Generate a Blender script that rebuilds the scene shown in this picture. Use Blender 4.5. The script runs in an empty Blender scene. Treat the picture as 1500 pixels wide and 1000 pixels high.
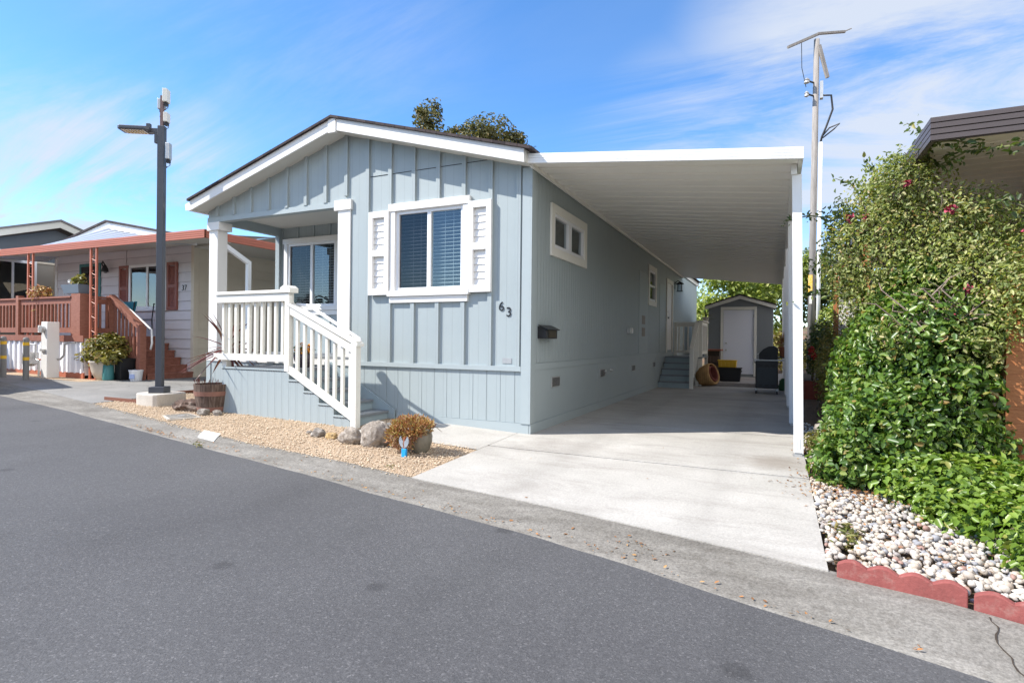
import bpy, bmesh, math, random
import numpy as np
from mathutils import Vector, Matrix, noise as mnoise

SC = bpy.context.scene
COL = SC.collection
R = math.radians
rnd = random.Random(7)
ORI = {}

# ------------------------------------------------------------------ terrain
def zb(x):
    if x >= 0: return 0.0
    x = -x
    return .04*min(x, 1) + .0178*max(0, min(x-1, 14))
def T(x, y): return zb(x) + .03*min(y, 0)
def interp(tab, x):
    if x <= tab[0][0]:
        a, b = tab[0], tab[1]
    elif x >= tab[-1][0]:
        a, b = tab[-2], tab[-1]
    else:
        for a, b in zip(tab, tab[1:]):
            if a[0] <= x <= b[0]: break
    return a[1] + (b[1]-a[1])*(x-a[0])/(b[0]-a[0])
OUT = [(-60, 8), (-24, 1.2), (-15, -.55), (-9.73, -1.39), (-6.86, -1.72), (-4.57, -2.07), (-2.89, -2.33), (-1.65, -2.5), (-.65, -2.64), (.14, -2.75),
       (.85, -2.87), (1.44, -2.99), (1.94, -3.13), (2.36, -3.25), (2.71, -3.35), (3.01, -3.43), (3.5, -3.57), (20, -8.7)]
INN = [(-60, 8.5), (-24, 1.65), (-15, -.12), (-9.21, -1.01), (-7.29, -1.32), (-5.3, -1.64), (-4.22, -1.84), (-3.43, -1.98), (-2.54, -2.13), (-1.48, -2.22),
       (-.7, -2.29), (-.11, -2.33), (1.26, -2.53), (2.28, -2.73), (3.08, -2.9), (3.6, -3.08), (3.81, -3.16), (20, -8.2)]
def yo(x): return interp(OUT, x)
def yi(x): return interp(INN, x)

# ------------------------------------------------------------------ mesh builder
class MB:
    def __init__(s): s.v = []; s.f = []
    def add(s, vs, fs):
        o = len(s.v); s.v += [tuple(p) for p in vs]; s.f += [tuple(i+o for i in f) for f in fs]; return s
    def box(s, x0, y0, z0, x1, y1, z1):
        return s.add([(x0,y0,z0),(x1,y0,z0),(x1,y1,z0),(x0,y1,z0),(x0,y0,z1),(x1,y0,z1),(x1,y1,z1),(x0,y1,z1)],
                     [(0,3,2,1),(4,5,6,7),(0,1,5,4),(1,2,6,5),(2,3,7,6),(3,0,4,7)])
    def obox(s, c, size, rz=0, rx=0, ry=0):
        m = Matrix.Translation(c) @ Matrix.Rotation(rz,4,'Z') @ Matrix.Rotation(ry,4,'Y') @ Matrix.Rotation(rx,4,'X')
        a,b,d = [k/2 for k in size]
        vs = [m @ Vector(p) for p in [(-a,-b,-d),(a,-b,-d),(a,b,-d),(-a,b,-d),(-a,-b,d),(a,-b,d),(a,b,d),(-a,b,d)]]
        return s.add(vs, [(0,3,2,1),(4,5,6,7),(0,1,5,4),(1,2,6,5),(2,3,7,6),(3,0,4,7)])
    def beam(s, p0, p1, w, h, up=(0,0,1)):
        p0, p1 = Vector(p0), Vector(p1); d = (p1-p0).normalized(); up = Vector(up)
        side = d.cross(up).normalized(); u = side.cross(d).normalized()
        vs = []
        for p in (p0, p1):
            for a, b in ((-1,-1),(1,-1),(1,1),(-1,1)): vs.append(p + side*(a*w/2) + u*(b*h/2))
        return s.add(vs, [(0,3,2,1),(4,5,6,7),(0,1,5,4),(1,2,6,5),(2,3,7,6),(3,0,4,7)])
    def vbeam(s, p0, p1, w, h):
        # sloped rail whose ends are cut plumb; runs in x, h measured vertically, w in y
        (x0,y0,z0),(x1,y1,z1) = p0, p1
        vs = [(x0,y0-w/2,z0),(x0,y0+w/2,z0),(x0,y0+w/2,z0+h),(x0,y0-w/2,z0+h),(x1,y1-w/2,z1),(x1,y1+w/2,z1),(x1,y1+w/2,z1+h),(x1,y1-w/2,z1+h)]
        return s.add(vs, [(0,3,2,1),(4,5,6,7),(0,1,5,4),(1,2,6,5),(2,3,7,6),(3,0,4,7)])
    def cyl(s, p0, p1, r0, r1=None, n=12):
        p0, p1 = Vector(p0), Vector(p1); r1 = r0 if r1 is None else r1
        d = (p1-p0).normalized(); a = d.orthogonal().normalized(); b = d.cross(a)
        vs = []
        for p, r in ((p0,r0),(p1,r1)):
            for i in range(n):
                t = 2*math.pi*i/n; vs.append(p + (a*math.cos(t)+b*math.sin(t))*r)
        fs = [(i,(i+1)%n,n+(i+1)%n,n+i) for i in range(n)] + [tuple(range(n-1,-1,-1)), tuple(range(n,2*n))]
        return s.add(vs, fs)
    def tube(s, pts, r, n=8):
        pts = [Vector(p) for p in pts]; rs = r if isinstance(r,(list,tuple)) else [r]*len(pts)
        vs = []; a = None
        for i, p in enumerate(pts):
            d = (pts[min(i+1,len(pts)-1)] - pts[max(i-1,0)]).normalized()
            if a is None: a = d.orthogonal().normalized()
            a = (a - d*a.dot(d)).normalized(); b = d.cross(a)
            for k in range(n):
                t = 2*math.pi*k/n; vs.append(p + (a*math.cos(t)+b*math.sin(t))*rs[i])
        fs = []
        for i in range(len(pts)-1):
            for k in range(n): fs.append((i*n+k, i*n+(k+1)%n, (i+1)*n+(k+1)%n, (i+1)*n+k))
        fs += [tuple(range(n-1,-1,-1)), tuple(range((len(pts)-1)*n, len(pts)*n))]
        return s.add(vs, fs)
    def lathe(s, c, prof, n=24, sx=1, sy=1):
        vs = []
        for r, z in prof:
            for k in range(n):
                t = 2*math.pi*k/n; vs.append((c[0]+r*math.cos(t)*sx, c[1]+r*math.sin(t)*sy, c[2]+z))
        fs = []
        for i in range(len(prof)-1):
            for k in range(n): fs.append((i*n+k, i*n+(k+1)%n, (i+1)*n+(k+1)%n, (i+1)*n+k))
        fs += [tuple(range(n-1,-1,-1)), tuple(range((len(prof)-1)*n, len(prof)*n))]
        return s.add(vs, fs)
    def prism(s, poly, axis, a, b):
        n = len(poly)
        def p3(p, t): return {'y':(p[0],t,p[1]), 'x':(t,p[0],p[1]), 'z':(p[0],p[1],t)}[axis]
        vs = [p3(p,a) for p in poly] + [p3(p,b) for p in poly]
        return s.add(vs, [tuple(range(n-1,-1,-1)), tuple(range(n,2*n))] + [(i,(i+1)%n,n+(i+1)%n,n+i) for i in range(n)])
    def sheet(s, rows):
        n = len(rows[0]); o = [p for r in rows for p in r]
        return s.add(o, [(i*n+k, i*n+k+1, (i+1)*n+k+1, (i+1)*n+k) for i in range(len(rows)-1) for k in range(n-1)])
    def blob(s, c, rad, seed=0, sub=3, amp=.18, freq=1.4, flat=None):
        bm = bmesh.new(); bmesh.ops.create_icosphere(bm, subdivisions=sub, radius=1)
        off = Vector((seed*3.7, seed*1.3, seed*2.1)); vs = []
        for v in bm.verts:
            k = 1 + amp*mnoise.noise(v.co*freq+off) + amp*.4*mnoise.noise(v.co*freq*3+off) + amp*.16*mnoise.noise(v.co*freq*8+off)
            p = Vector((v.co.x*rad[0], v.co.y*rad[1], v.co.z*rad[2]))*k
            if flat is not None: p.z = max(p.z, flat)
            vs.append(Vector(c)+p)
        fs = [tuple(v.index for v in f.verts) for f in bm.faces]; bm.free()
        return s.add(vs, fs)
    def build(s, name, mat, parent=None, smooth=False, bevel=0, at=None, fix=True):
        o = Vector(ORI[parent.name]) if parent is not None else Vector(at or (0,0,0))
        me = bpy.data.meshes.new(name)
        me.from_pydata([tuple(Vector(p)-o) for p in s.v], [], s.f)
        if fix:
            bm = bmesh.new(); bm.from_mesh(me); bmesh.ops.recalc_face_normals(bm, faces=bm.faces); bm.to_mesh(me); bm.free()
        me.materials.append(mat)
        if smooth:
            me.polygons.foreach_set('use_smooth', [True]*len(me.polygons))
        ob = bpy.data.objects.new(name, me); COL.objects.link(ob)
        if parent is not None: ob.parent = parent
        else: ob.location = o
        ORI[ob.name] = tuple(o)
        if smooth == 'auto':
            m = ob.modifiers.new('es','EDGE_SPLIT'); m.split_angle = R(40)
        if bevel:
            m = ob.modifiers.new('bv','BEVEL'); m.width = bevel; m.segments = 2; m.limit_method = 'ANGLE'; m.angle_limit = R(40)
        return ob

def thing(name, label, cat, loc, group=None):
    o = bpy.data.objects.new(name, None); COL.objects.link(o); o.location = loc; o.empty_display_size = .1
    ORI[o.name] = tuple(loc); o['label'] = label; o['category'] = cat
    if group: o['group'] = group
    return o
def tag(o, label, cat, group=None):
    o['label'] = label; o['category'] = cat
    if group: o['group'] = group
    return o
def struct(o, kind='structure'): o['kind'] = kind; return o
def bx(name, mat, parent, *c, bevel=0):
    return MB().box(*c).build(name, mat, parent, bevel=bevel)

# ------------------------------------------------------------------ materials
class NT:
    def __init__(s, name):
        m = bpy.data.materials.new(name); m.use_nodes = True; s.m = m; s.t = m.node_tree; s.t.nodes.clear()
        s.out = s.n('ShaderNodeOutputMaterial')
    def n(s, typ, **kw):
        x = s.t.nodes.new(typ)
        for k, v in kw.items(): setattr(x, k, v)
        return x
    def l(s, a, b): s.t.links.new(a, b)
    def coord(s, scale=(1,1,1), kind='Object'):
        c = s.n('ShaderNodeTexCoord'); mp = s.n('ShaderNodeMapping'); mp.inputs['Scale'].default_value = scale
        s.l(c.outputs[kind], mp.inputs['Vector']); return mp.outputs['Vector']
    def noise(s, vec, scale, detail=6, rough=.6, dist=0):
        x = s.n('ShaderNodeTexNoise'); x.inputs['Scale'].default_value = scale; x.inputs['Detail'].default_value = detail
        x.inputs['Roughness'].default_value = rough; x.inputs['Distortion'].default_value = dist
        s.l(vec, x.inputs['Vector']); return x.outputs['Fac']
    def ramp(s, fac, stops, interp='LINEAR'):
        x = s.n('ShaderNodeValToRGB'); e = x.color_ramp; e.interpolation = interp
        while len(e.elements) < len(stops): e.elements.new(.5)
        for el, (p, c) in zip(e.elements, stops):
            el.position = p; el.color = (*c, 1) if len(c) == 3 else c
        s.l(fac, x.inputs['Fac']); return x.outputs['Color']
    def mix(s, fac, a, b, mode='MIX'):
        x = s.n('ShaderNodeMix', data_type='RGBA', blend_type=mode)
        for sock, v in ((x.inputs[0], fac), (x.inputs[6], a), (x.inputs[7], b)):
            if isinstance(v, (int, float)): sock.default_value = v
            elif isinstance(v, tuple): sock.default_value = (*v, 1) if len(v) == 3 else v
            else: s.l(v, sock)
        return x.outputs[2]
    def math(s, op, a, b=0.0):
        x = s.n('ShaderNodeMath', operation=op)
        for sock, v in ((x.inputs[0], a), (x.inputs[1], b)):
            if isinstance(v, (int, float)): sock.default_value = v
            else: s.l(v, sock)
        return x.outputs[0]
    def bump(s, h, strength=.3, dist=.01, normal=None):
        x = s.n('ShaderNodeBump'); x.inputs['Strength'].default_value = strength; x.inputs['Distance'].default_value = dist
        s.l(h, x.inputs['Height'])
        if normal is not None: s.l(normal, x.inputs['Normal'])
        return x.outputs['Normal']
    def bsdf(s, col, rough=.6, metal=0, spec=.4, normal=None, coat=0):
        b = s.n('ShaderNodeBsdfPrincipled')
        if isinstance(col, tuple): b.inputs['Base Color'].default_value = (*col, 1)
        else: s.l(col, b.inputs['Base Color'])
        if isinstance(rough, (int, float)): b.inputs['Roughness'].default_value = rough
        else: s.l(rough, b.inputs['Roughness'])
        b.inputs['Metallic'].default_value = metal; b.inputs['Specular IOR Level'].default_value = spec
        b.inputs['Coat Weight'].default_value = coat
        if normal is not None: s.l(normal, b.inputs['Normal'])
        s.l(b.outputs[0], s.out.inputs['Surface']); return b

def mul(c, k): return tuple(min(1, x*k) for x in c)
def paint(name, col, rough=.55, var=.1, scale=1.5, bump=.12, bscale=60, grain=None, metal=0, spec=.4, dirt=None, dirtamt=.5):
    t = NT(name); v = t.coord()
    f = t.noise(v, scale, 5); c = t.ramp(f, [(.3, mul(col,1-var)), (.7, mul(col,1+var*.6))])
    f2 = t.noise(v, scale*9, 4); c = t.mix(.25, c, t.ramp(f2, [(.35, mul(col,1-var)), (.65, mul(col,1+var*.5))]))
    if dirt:
        d = t.ramp(t.noise(v, scale*2.3, 8, .7), [(.55,(0,0,0)),(.8,(1,1,1))]); d = t.math('MULTIPLY', d, dirtamt)
        c = t.mix(d, c, dirt)
    gv = t.coord(grain) if grain else v
    h = t.noise(gv, bscale, 4)
    t.bsdf(c, rough, metal, spec, t.bump(h, bump, .006)); return t.m
def wood(name, a, b, axis=(1,1,8), scale=10, rough=.75):
    t = NT(name); v = t.coord(axis); f = t.noise(v, scale, 8, .65, .6); c = t.ramp(f, [(.3,a),(.7,b)])
    t.bsdf(c, rough, 0, .3, t.bump(f, .5, .006)); return t.m
def leafmat(name, stops, gloss=.45, trans=.3):
    t = NT(name); g = t.n('ShaderNodeNewGeometry'); c = t.ramp(g.outputs['Random Per Island'], stops)
    v = t.coord(); f = t.noise(v, 1.1, 3); c = t.mix(.6, c, t.ramp(f, [(.3,(.55,.55,.5)),(.7,(1.25,1.2,1.0))]), 'MULTIPLY')
    b = t.bsdf(c, gloss, 0, .5)
    tr = t.n('ShaderNodeBsdfTranslucent'); t.l(t.mix(1.0, c, (1.2,1.3,.55), 'MULTIPLY'), tr.inputs['Color'])
    m = t.n('ShaderNodeMixShader'); m.inputs[0].default_value = trans
    t.l(b.outputs[0], m.inputs[1]); t.l(tr.outputs[0], m.inputs[2]); t.l(m.outputs[0], t.out.inputs['Surface']); return t.m
def glassmat(name, tint=(.75,.8,.82), ior=2.15, rough=.0):
    t = NT(name); fr = t.n('ShaderNodeFresnel'); fr.inputs['IOR'].default_value = ior
    tr = t.n('ShaderNodeBsdfTransparent'); tr.inputs['Color'].default_value = (*tint,1)
    gl = t.n('ShaderNodeBsdfGlossy'); gl.inputs['Roughness'].default_value = rough
    m = t.n('ShaderNodeMixShader'); gg = t.n('ShaderNodeNewGeometry'); t.l(t.math('MULTIPLY', fr.outputs[0], t.math('SUBTRACT', 1.0, gg.outputs['Backfacing'])), m.inputs[0]); t.l(tr.outputs[0], m.inputs[1]); t.l(gl.outputs[0], m.inputs[2])
    t.l(m.outputs[0], t.out.inputs['Surface']); return t.m

BLUE = (.335,.382,.392)
M = {}
def mk_siding():
    t = NT('siding_blue'); v = t.coord(); f = t.noise(v, .8, 5); c = t.ramp(f, [(.3,mul(BLUE,.95)),(.7,mul(BLUE,1.03))])
    c = t.mix(.3, c, t.ramp(t.noise(t.coord((26,26,.9)), 7, 6, .7), [(.35,(.86,.87,.88)),(.65,(1.06,1.06,1.05))]), 'MULTIPLY')
    d = t.ramp(t.noise(t.coord((3,3,.7)), 1.5, 8, .7), [(.58,(0,0,0)),(.85,(1,1,1))]); c = t.mix(t.math('MULTIPLY', d, .22), c, (.33,.36,.36))
    sx = t.n('ShaderNodeSeparateXYZ'); t.l(v, sx.inputs[0]); u = t.math('FRACT', t.math('MULTIPLY', t.math('ADD', sx.outputs[0], sx.outputs[1]), 1/.1355))
    g = t.math('LESS_THAN', u, .045); c = t.mix(t.math('MULTIPLY', g, .32), c, mul(BLUE,.45))
    h = t.math('SUBTRACT', t.math('MULTIPLY', t.noise(t.coord((22,22,.8)), 9, 4), .35), g)
    t.bsdf(c, .6, 0, .4, t.bump(h, .35, .006)); return t.m
M['siding'] = mk_siding()
M['blue'] = paint('trim_blue', mul(BLUE,1.03), .55, .05, 1.2, .12)
M['white'] = paint('white_paint', (.74,.725,.7), .5, .03, 1.5, .1, dirt=(.6,.56,.5), dirtamt=.25)
M['vinyl'] = paint('white_vinyl', (.74,.745,.76), .35, .02, 1, .03)
M['cream'] = paint('cream_rail', (.72,.7,.64), .5, .04, 1.5, .15, 40, (1,1,.3), dirt=(.55,.5,.42), dirtamt=.25)
M['soffit'] = paint('soffit_beige', (.6,.59,.54), .7, .05, 2, .1)
M['alum'] = paint('white_aluminium', (.84,.82,.77), .42, .03, .7, .05, dirt=(.7,.66,.58), dirtamt=.3)
M['alumw'] = paint('bright_aluminium', (.78,.775,.76), .4, .02, .7, .05)
M['galv'] = paint('galvanised_steel', (.5,.5,.49), .45, .12, 5, .1, metal=.6)
M['deckgrey'] = paint('deck_paint_grey', (.2,.215,.23), .65, .12, 3, .2, dirt=(.3,.29,.27), dirtamt=.5)
M['stair'] = paint('stair_bluegrey', (.3,.37,.4), .6, .08, 3, .15, dirt=(.33,.32,.3), dirtamt=.4)
M['black'] = paint('black_metal', (.02,.02,.022), .4, .15, 6, .1, spec=.5)
M['blackp'] = paint('black_plastic', (.012,.012,.014), .45, .1, 6, .1)
M['dark'] = paint('dark_interior', (.03,.03,.032), .8, .1, 3, .05)
M['pole'] = paint('lamp_bronze', (.06,.063,.075), .42, .08, 3, .05, spec=.5)
M['blind'] = paint('blind_white', (.75,.74,.7), .5, .03, 3, .02)
M['screen'] = None
M['glass'] = glassmat('window_glass')
M['glassd'] = glassmat('insect_screen_glass', (.5,.51,.54), 1.6, .04)
M['rust'] = paint('coral_paint', (.42,.135,.08), .5, .07, 2, .08, dirt=(.4,.14,.08), dirtamt=.4)
M['shut'] = paint('brick_red_paint', (.27,.095,.07), .55, .08, 2, .06)
M['redwood'] = wood('redwood_stain', (.2,.075,.05), (.34,.15,.105))
M['redwoodx'] = wood('redwood_boards', (.2,.075,.05), (.33,.14,.1), (8,1,1))
M['beige'] = paint('beige_siding', (.62,.55,.44), .65, .05, 1.2, .1)
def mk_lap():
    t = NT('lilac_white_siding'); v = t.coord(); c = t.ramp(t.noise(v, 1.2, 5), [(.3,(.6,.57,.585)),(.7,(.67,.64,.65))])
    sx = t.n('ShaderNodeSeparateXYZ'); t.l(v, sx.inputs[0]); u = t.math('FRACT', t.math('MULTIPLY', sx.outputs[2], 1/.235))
    c = t.mix(t.math('MULTIPLY', t.math('LESS_THAN', u, .055), .5), c, (.25,.23,.24)); t.bsdf(c, .6); return t.m  # dark band painted in for the faint shadow line at each lap
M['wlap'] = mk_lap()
M['brown'] = paint('brown_fascia', (.085,.068,.066), .45, .06, 1.5, .06)
M['orwood'] = wood('orange_wood', (.34,.12,.045), (.5,.21,.085))
M['greyhouse'] = paint('slate_siding', (.1,.115,.135), .7, .08, 2, .1)
M['taupe'] = paint('taupe_siding', (.26,.235,.2), .7, .06, 2, .1)
M['teal'] = paint('teal_fabric', (.02,.19,.24), .6, .1, 4, .15)
M['tealp'] = paint('teal_paint', (.05,.2,.21), .5, .06, 3, .06)
M['terra'] = paint('terracotta', (.36,.13,.07), .75, .12, 6, .15)
M['stone_pot'] = paint('pale_pot', (.5,.46,.4), .7, .14, 6, .2)
M['greypot'] = paint('grey_glazed_pot', (.2,.18,.14), .4, .3, 7, .15)
M['soil'] = paint('potting_soil', (.05,.038,.028), .95, .3, 20, .6, 90)
M['yellow'] = paint('yellow_plastic', (.72,.44,.03), .4, .05, 4, .04)
M['skyblue'] = paint('blue_plastic', (.02,.3,.65), .35, .05, 5, .03)
M['green'] = paint('green_plastic', (.03,.13,.06), .45, .1, 5, .05)
M['bark'] = wood('bark', (.09,.07,.05), (.2,.16,.12), (6,6,1), 6, .9)
M['polewood'] = wood('utility_pole_wood', (.17,.152,.135), (.36,.33,.305), (14,14,.5), 3, .9)
M['mat'] = None
M['rose'] = paint('rose_petal', (.4,.055,.1), .6, .25, 30, .05)
M['redfl'] = paint('red_flower', (.5,.03,.02), .6, .25, 30, .05)
M['orangefl'] = paint('orange_flower', (.7,.26,.02), .6, .2, 30, .05)
M['cordy'] = leafmat('cordyline_leaf', [(0,(.1,.02,.025)),(.5,(.17,.045,.045)),(1,(.13,.06,.045))], .45, .15)

def mk_asphalt():
    t = NT('asphalt'); v = t.coord()
    big = t.noise(v, .35, 5, .55); c = t.ramp(big, [(.3,(.075,.0735,.0755)),(.7,(.1,.0985,.1))])
    st = t.ramp(t.noise(t.coord((1,.35,1)), .9, 6, .6), [(.5,(1,1,1)),(.75,(.8,.8,.8))]); c = t.mix(1.0, c, st, 'MULTIPLY')
    va = t.n('ShaderNodeTexVoronoi'); va.inputs['Scale'].default_value = 120; t.l(v, va.inputs['Vector']); sc_ = t.n('ShaderNodeSeparateColor'); t.l(va.outputs['Color'], sc_.inputs[0]); c = t.mix(.5, c, t.ramp(sc_.outputs[0], [(0,(.62,.62,.62)),(.5,(.95,.95,.95)),(.85,(1.15,1.15,1.14)),(.95,(1.55,1.53,1.5)),(1,(2.3,2.25,2.2))]), 'MULTIPLY')
    sp = t.noise(v, 150, 2, .8); c = t.mix(.4, c, t.ramp(sp, [(.3,(.45,.45,.46)),(.5,(1,1,1)),(.66,(1.4,1.39,1.37)),(.76,(1.9,1.86,1.8))]), 'MULTIPLY')
    sp3 = t.noise(v, 33, 3, .7); c = t.mix(.2, c, t.ramp(sp3, [(.3,(.7,.7,.7)),(.7,(1.3,1.3,1.3))]), 'MULTIPLY')
    vo = t.n('ShaderNodeTexVoronoi'); vo.inputs['Scale'].default_value = 1.1; t.l(v, vo.inputs['Vector'])
    spot = t.ramp(vo.outputs['Distance'], [(.05,(.62,.62,.62)),(.085,(1,1,1))]); c = t.mix(.7, c, spot, 'MULTIPLY')
    n = t.bump(t.noise(v, 130, 3, .7), .55, .006)
    t.bsdf(c, .8, 0, .3, n); return t.m
M['asphalt'] = mk_asphalt()
def mk_concrete(name, a, b, stain, amt=.6, sx=(1,1,1), grit=.25, cracks=True, rough=.8):
    t = NT(name); v = t.coord()
    c = t.ramp(t.noise(v, 1.1, 7, .6), [(.3,a),(.7,b)])
    d = t.ramp(t.noise(t.coord(sx), .8, 9, .68, .4), [(.5,(0,0,0)),(.72,(1,1,1))]); c = t.mix(t.math('MULTIPLY', d, amt), c, stain)
    d2 = t.ramp(t.noise(t.coord((.6,2.6,1)), 1.7, 8, .6, .8), [(.52,(0,0,0)),(.8,(1,1,1))]); c = t.mix(t.math('MULTIPLY', d2, amt*.6), c, mul(stain,.8))
    f = t.noise(v, 60, 3, .8); c = t.mix(grit*1.6, c, t.ramp(f, [(.3,(.55,.55,.54)),(.7,(1.3,1.3,1.3))]), 'MULTIPLY')
    if grit > .5:
        c = t.mix(.75, c, t.ramp(t.noise(v, 14, 7, .7), [(.33,(.74,.72,.7)),(.5,(1,1,1)),(.7,(1.15,1.14,1.12))]), 'MULTIPLY'); c = t.mix(.45, c, t.ramp(t.noise(t.coord((.5,2.2,1)), 3.2, 6, .6), [(.38,(.66,.63,.6)),(.6,(1.1,1.09,1.07))]), 'MULTIPLY')
    if name == 'driveway_concrete':      # old drip stain by the front post, dusty wheel tracks
        vm = t.n('ShaderNodeVectorMath', operation='DISTANCE'); t.l(t.mix(.12, v, t.n('ShaderNodeTexNoise').outputs['Color']), vm.inputs[0]); vm.inputs[1].default_value = (2.55,-.2,.06)
        sd = t.ramp(t.math('ADD', vm.outputs['Value'], t.math('MULTIPLY', t.noise(v, 5, 6, .7), .45)), [(.33,(1,1,1)),(.62,(0,0,0))]); c = t.mix(t.math('MULTIPLY', sd, .6), c, (.2,.165,.13))
        sx = t.n('ShaderNodeSeparateXYZ'); t.l(v, sx.inputs[0])
        for xc in (.85,2.35):
            w_ = t.ramp(t.math('ADD', t.math('ABSOLUTE', t.math('SUBTRACT', sx.outputs[0], xc)), t.math('MULTIPLY', t.noise(t.coord((3,.4,1)), 2, 5), .35)), [(.15,(1,1,1)),(.42,(0,0,0))]); c = t.mix(t.math('MULTIPLY', w_, .22), c, (.2,.185,.165))
    if cracks:
        vo = t.n('ShaderNodeTexVoronoi', feature='DISTANCE_TO_EDGE'); vo.inputs['Scale'].default_value = .42
        mv = t.n('ShaderNodeMix', data_type='RGBA'); mv.inputs[0].default_value = .22
        nz = t.n('ShaderNodeTexNoise'); nz.inputs['Scale'].default_value = 2.2; t.l(v, nz.inputs['Vector'])
        t.l(v, mv.inputs[6]); t.l(nz.outputs['Color'], mv.inputs[7]); t.l(mv.outputs[2], vo.inputs['Vector'])
        ck = t.ramp(vo.outputs['Distance'], [(.0,(.35,.33,.3)),(.004,(1,1,1))]); c = t.mix(.35, c, ck, 'MULTIPLY')
    t.bsdf(c, rough, 0, .3, t.bump(t.noise(v, 45, 5, .75), .25+grit*.6, .006)); return t.m
M['concrete'] = mk_concrete('driveway_concrete', (.36,.34,.308), (.46,.436,.4), (.23,.205,.18), .7, (.5,1.2,1), .28, False)
M['gutter'] = mk_concrete('gutter_concrete', (.185,.172,.152), (.26,.245,.222), (.11,.1,.085), .65, (.5,2,1), .55, False, .9)
M['footing'] = mk_concrete('footing_concrete', (.45,.41,.36), (.56,.52,.46), (.34,.28,.22), .5, (2,2,.6), .2, False)
M['pad'] = mk_concrete('old_concrete', (.3,.27,.25), (.4,.36,.33), (.22,.15,.12), .6, (1,1,1), .3)
M['ndrive'] = mk_concrete('grey_drive', (.2,.195,.185), (.27,.26,.245), (.15,.145,.135), .6, (.4,1.5,1), .3, True)
def mk_gravel(name, cols, scale):
    t = NT(name); v = t.coord()
    vo = t.n('ShaderNodeTexVoronoi'); vo.inputs['Scale'].default_value = scale; t.l(v, vo.inputs['Vector'])
    sep = t.n('ShaderNodeSeparateColor'); t.l(vo.outputs['Color'], sep.inputs[0])
    c = t.ramp(sep.outputs[0], [(i/(len(cols)-1), k) for i, k in enumerate(cols)])
    c = t.mix(.8, c, t.ramp(vo.outputs['Distance'], [(.0,(1.1,1.1,1.1)),(.7,(.45,.4,.36))]), 'MULTIPLY')
    c = t.mix(.6, c, t.ramp(t.noise(v, 1.6, 5), [(.3,(.78,.74,.7)),(.7,(1.15,1.13,1.1))]), 'MULTIPLY')
    h = t.math('SUBTRACT', 1.0, vo.outputs['Distance'])
    t.bsdf(c, .85, 0, .3, t.bump(h, .8, .012)); return t.m
M['gravel'] = mk_gravel('tan_gravel', [(.42,.29,.18),(.58,.45,.31),(.64,.52,.38),(.5,.37,.26),(.68,.6,.48)], 75)
M['chip'] = paint('gravel_chip', (.58,.46,.33), .85, .25, 6, .1)
M['earth'] = mk_gravel('earth_soil', [(.12,.085,.055),(.2,.14,.09),(.16,.12,.08)], 30)
M['bank'] = mk_gravel('hillside_soil', [(.2,.13,.09),(.3,.2,.15),(.12,.13,.05),(.25,.18,.13)], 3)
def mk_pebble():
    t = NT('river_pebble'); g = t.n('ShaderNodeNewGeometry')
    c = t.ramp(g.outputs['Random Per Island'], [(0,(.5,.45,.385)),(.25,(.43,.375,.31)),(.45,(.42,.35,.28)),(.57,(.27,.27,.28)),(.68,(.52,.475,.42)),(.84,(.3,.27,.25)),(.9,(.32,.2,.16)),(.94,(.6,.57,.52))], 'CONSTANT')
    c = t.mix(.5, c, t.ramp(t.noise(t.coord(), 40, 4), [(.3,(.75,.72,.7)),(.7,(1.12,1.1,1.1))]), 'MULTIPLY')
    t.bsdf(c, .6, 0, .4, t.bump(t.noise(t.coord(), 60, 4), .25, .004)); return t.m
M['pebble'] = mk_pebble()
def mk_rock(name, a, b, c3):
    t = NT(name); v = t.coord(); f = t.noise(v, 5, 9, .68, .5)
    c = t.ramp(f, [(.36,a),(.5,b),(.62,c3)]); c = t.mix(.75, c, t.ramp(t.noise(v, 26, 8, .75), [(.38,(.55,.52,.49)),(.6,(1.15,1.14,1.12))]), 'MULTIPLY')
    t.bsdf(c, .85, 0, .3, t.bump(t.noise(v, 12, 9, .75), .9, .035)); return t.m
M['rock'] = mk_rock('pale_rock', (.24,.2,.165), (.4,.35,.3), (.52,.47,.42))
M['rockd'] = mk_rock('brown_rock', (.05,.035,.028), (.13,.08,.06), (.3,.24,.2))
M['rocko'] = mk_rock('ochre_rock', (.34,.22,.09), (.5,.34,.16), (.6,.48,.3))
M['rockg'] = mk_rock('grey_rock', (.16,.14,.125), (.29,.26,.23), (.42,.39,.35))
def mk_shingle():
    t = NT('roof_shingle'); v = t.coord(); br = t.n('ShaderNodeTexBrick'); br.inputs['Scale'].default_value = 3
    br.inputs['Color1'].default_value = (.035,.028,.03,1); br.inputs['Color2'].default_value = (.07,.055,.055,1); br.inputs['Mortar'].default_value = (.012,.01,.01,1)
    br.inputs['Mortar Size'].default_value = .012; t.l(v, br.inputs['Vector'])
    c = t.mix(.5, br.outputs['Color'], t.ramp(t.noise(v, 60, 3), [(.3,(.6,.6,.6)),(.7,(1.4,1.4,1.4))]), 'MULTIPLY')
    t.bsdf(c, .9, 0, .2, t.bump(t.noise(v, 80, 3), .4, .006)); return t.m
M['shingle'] = mk_shingle()
def mk_brick(name, a, b, m, sc=6):
    t = NT(name); v = t.coord(); br = t.n('ShaderNodeTexBrick'); br.inputs['Scale'].default_value = sc
    br.inputs['Color1'].default_value = (*a,1); br.inputs['Color2'].default_value = (*b,1); br.inputs['Mortar'].default_value = (*m,1); t.l(v, br.inputs['Vector'])
    c = t.mix(.5, br.outputs['Color'], t.ramp(t.noise(v, 12, 5), [(.3,(.65,.6,.6)),(.7,(1.2,1.2,1.2))]), 'MULTIPLY')
    t.bsdf(c, .9, 0, .2, t.bump(t.noise(v, 40, 4), .4, .006)); return t.m
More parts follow.
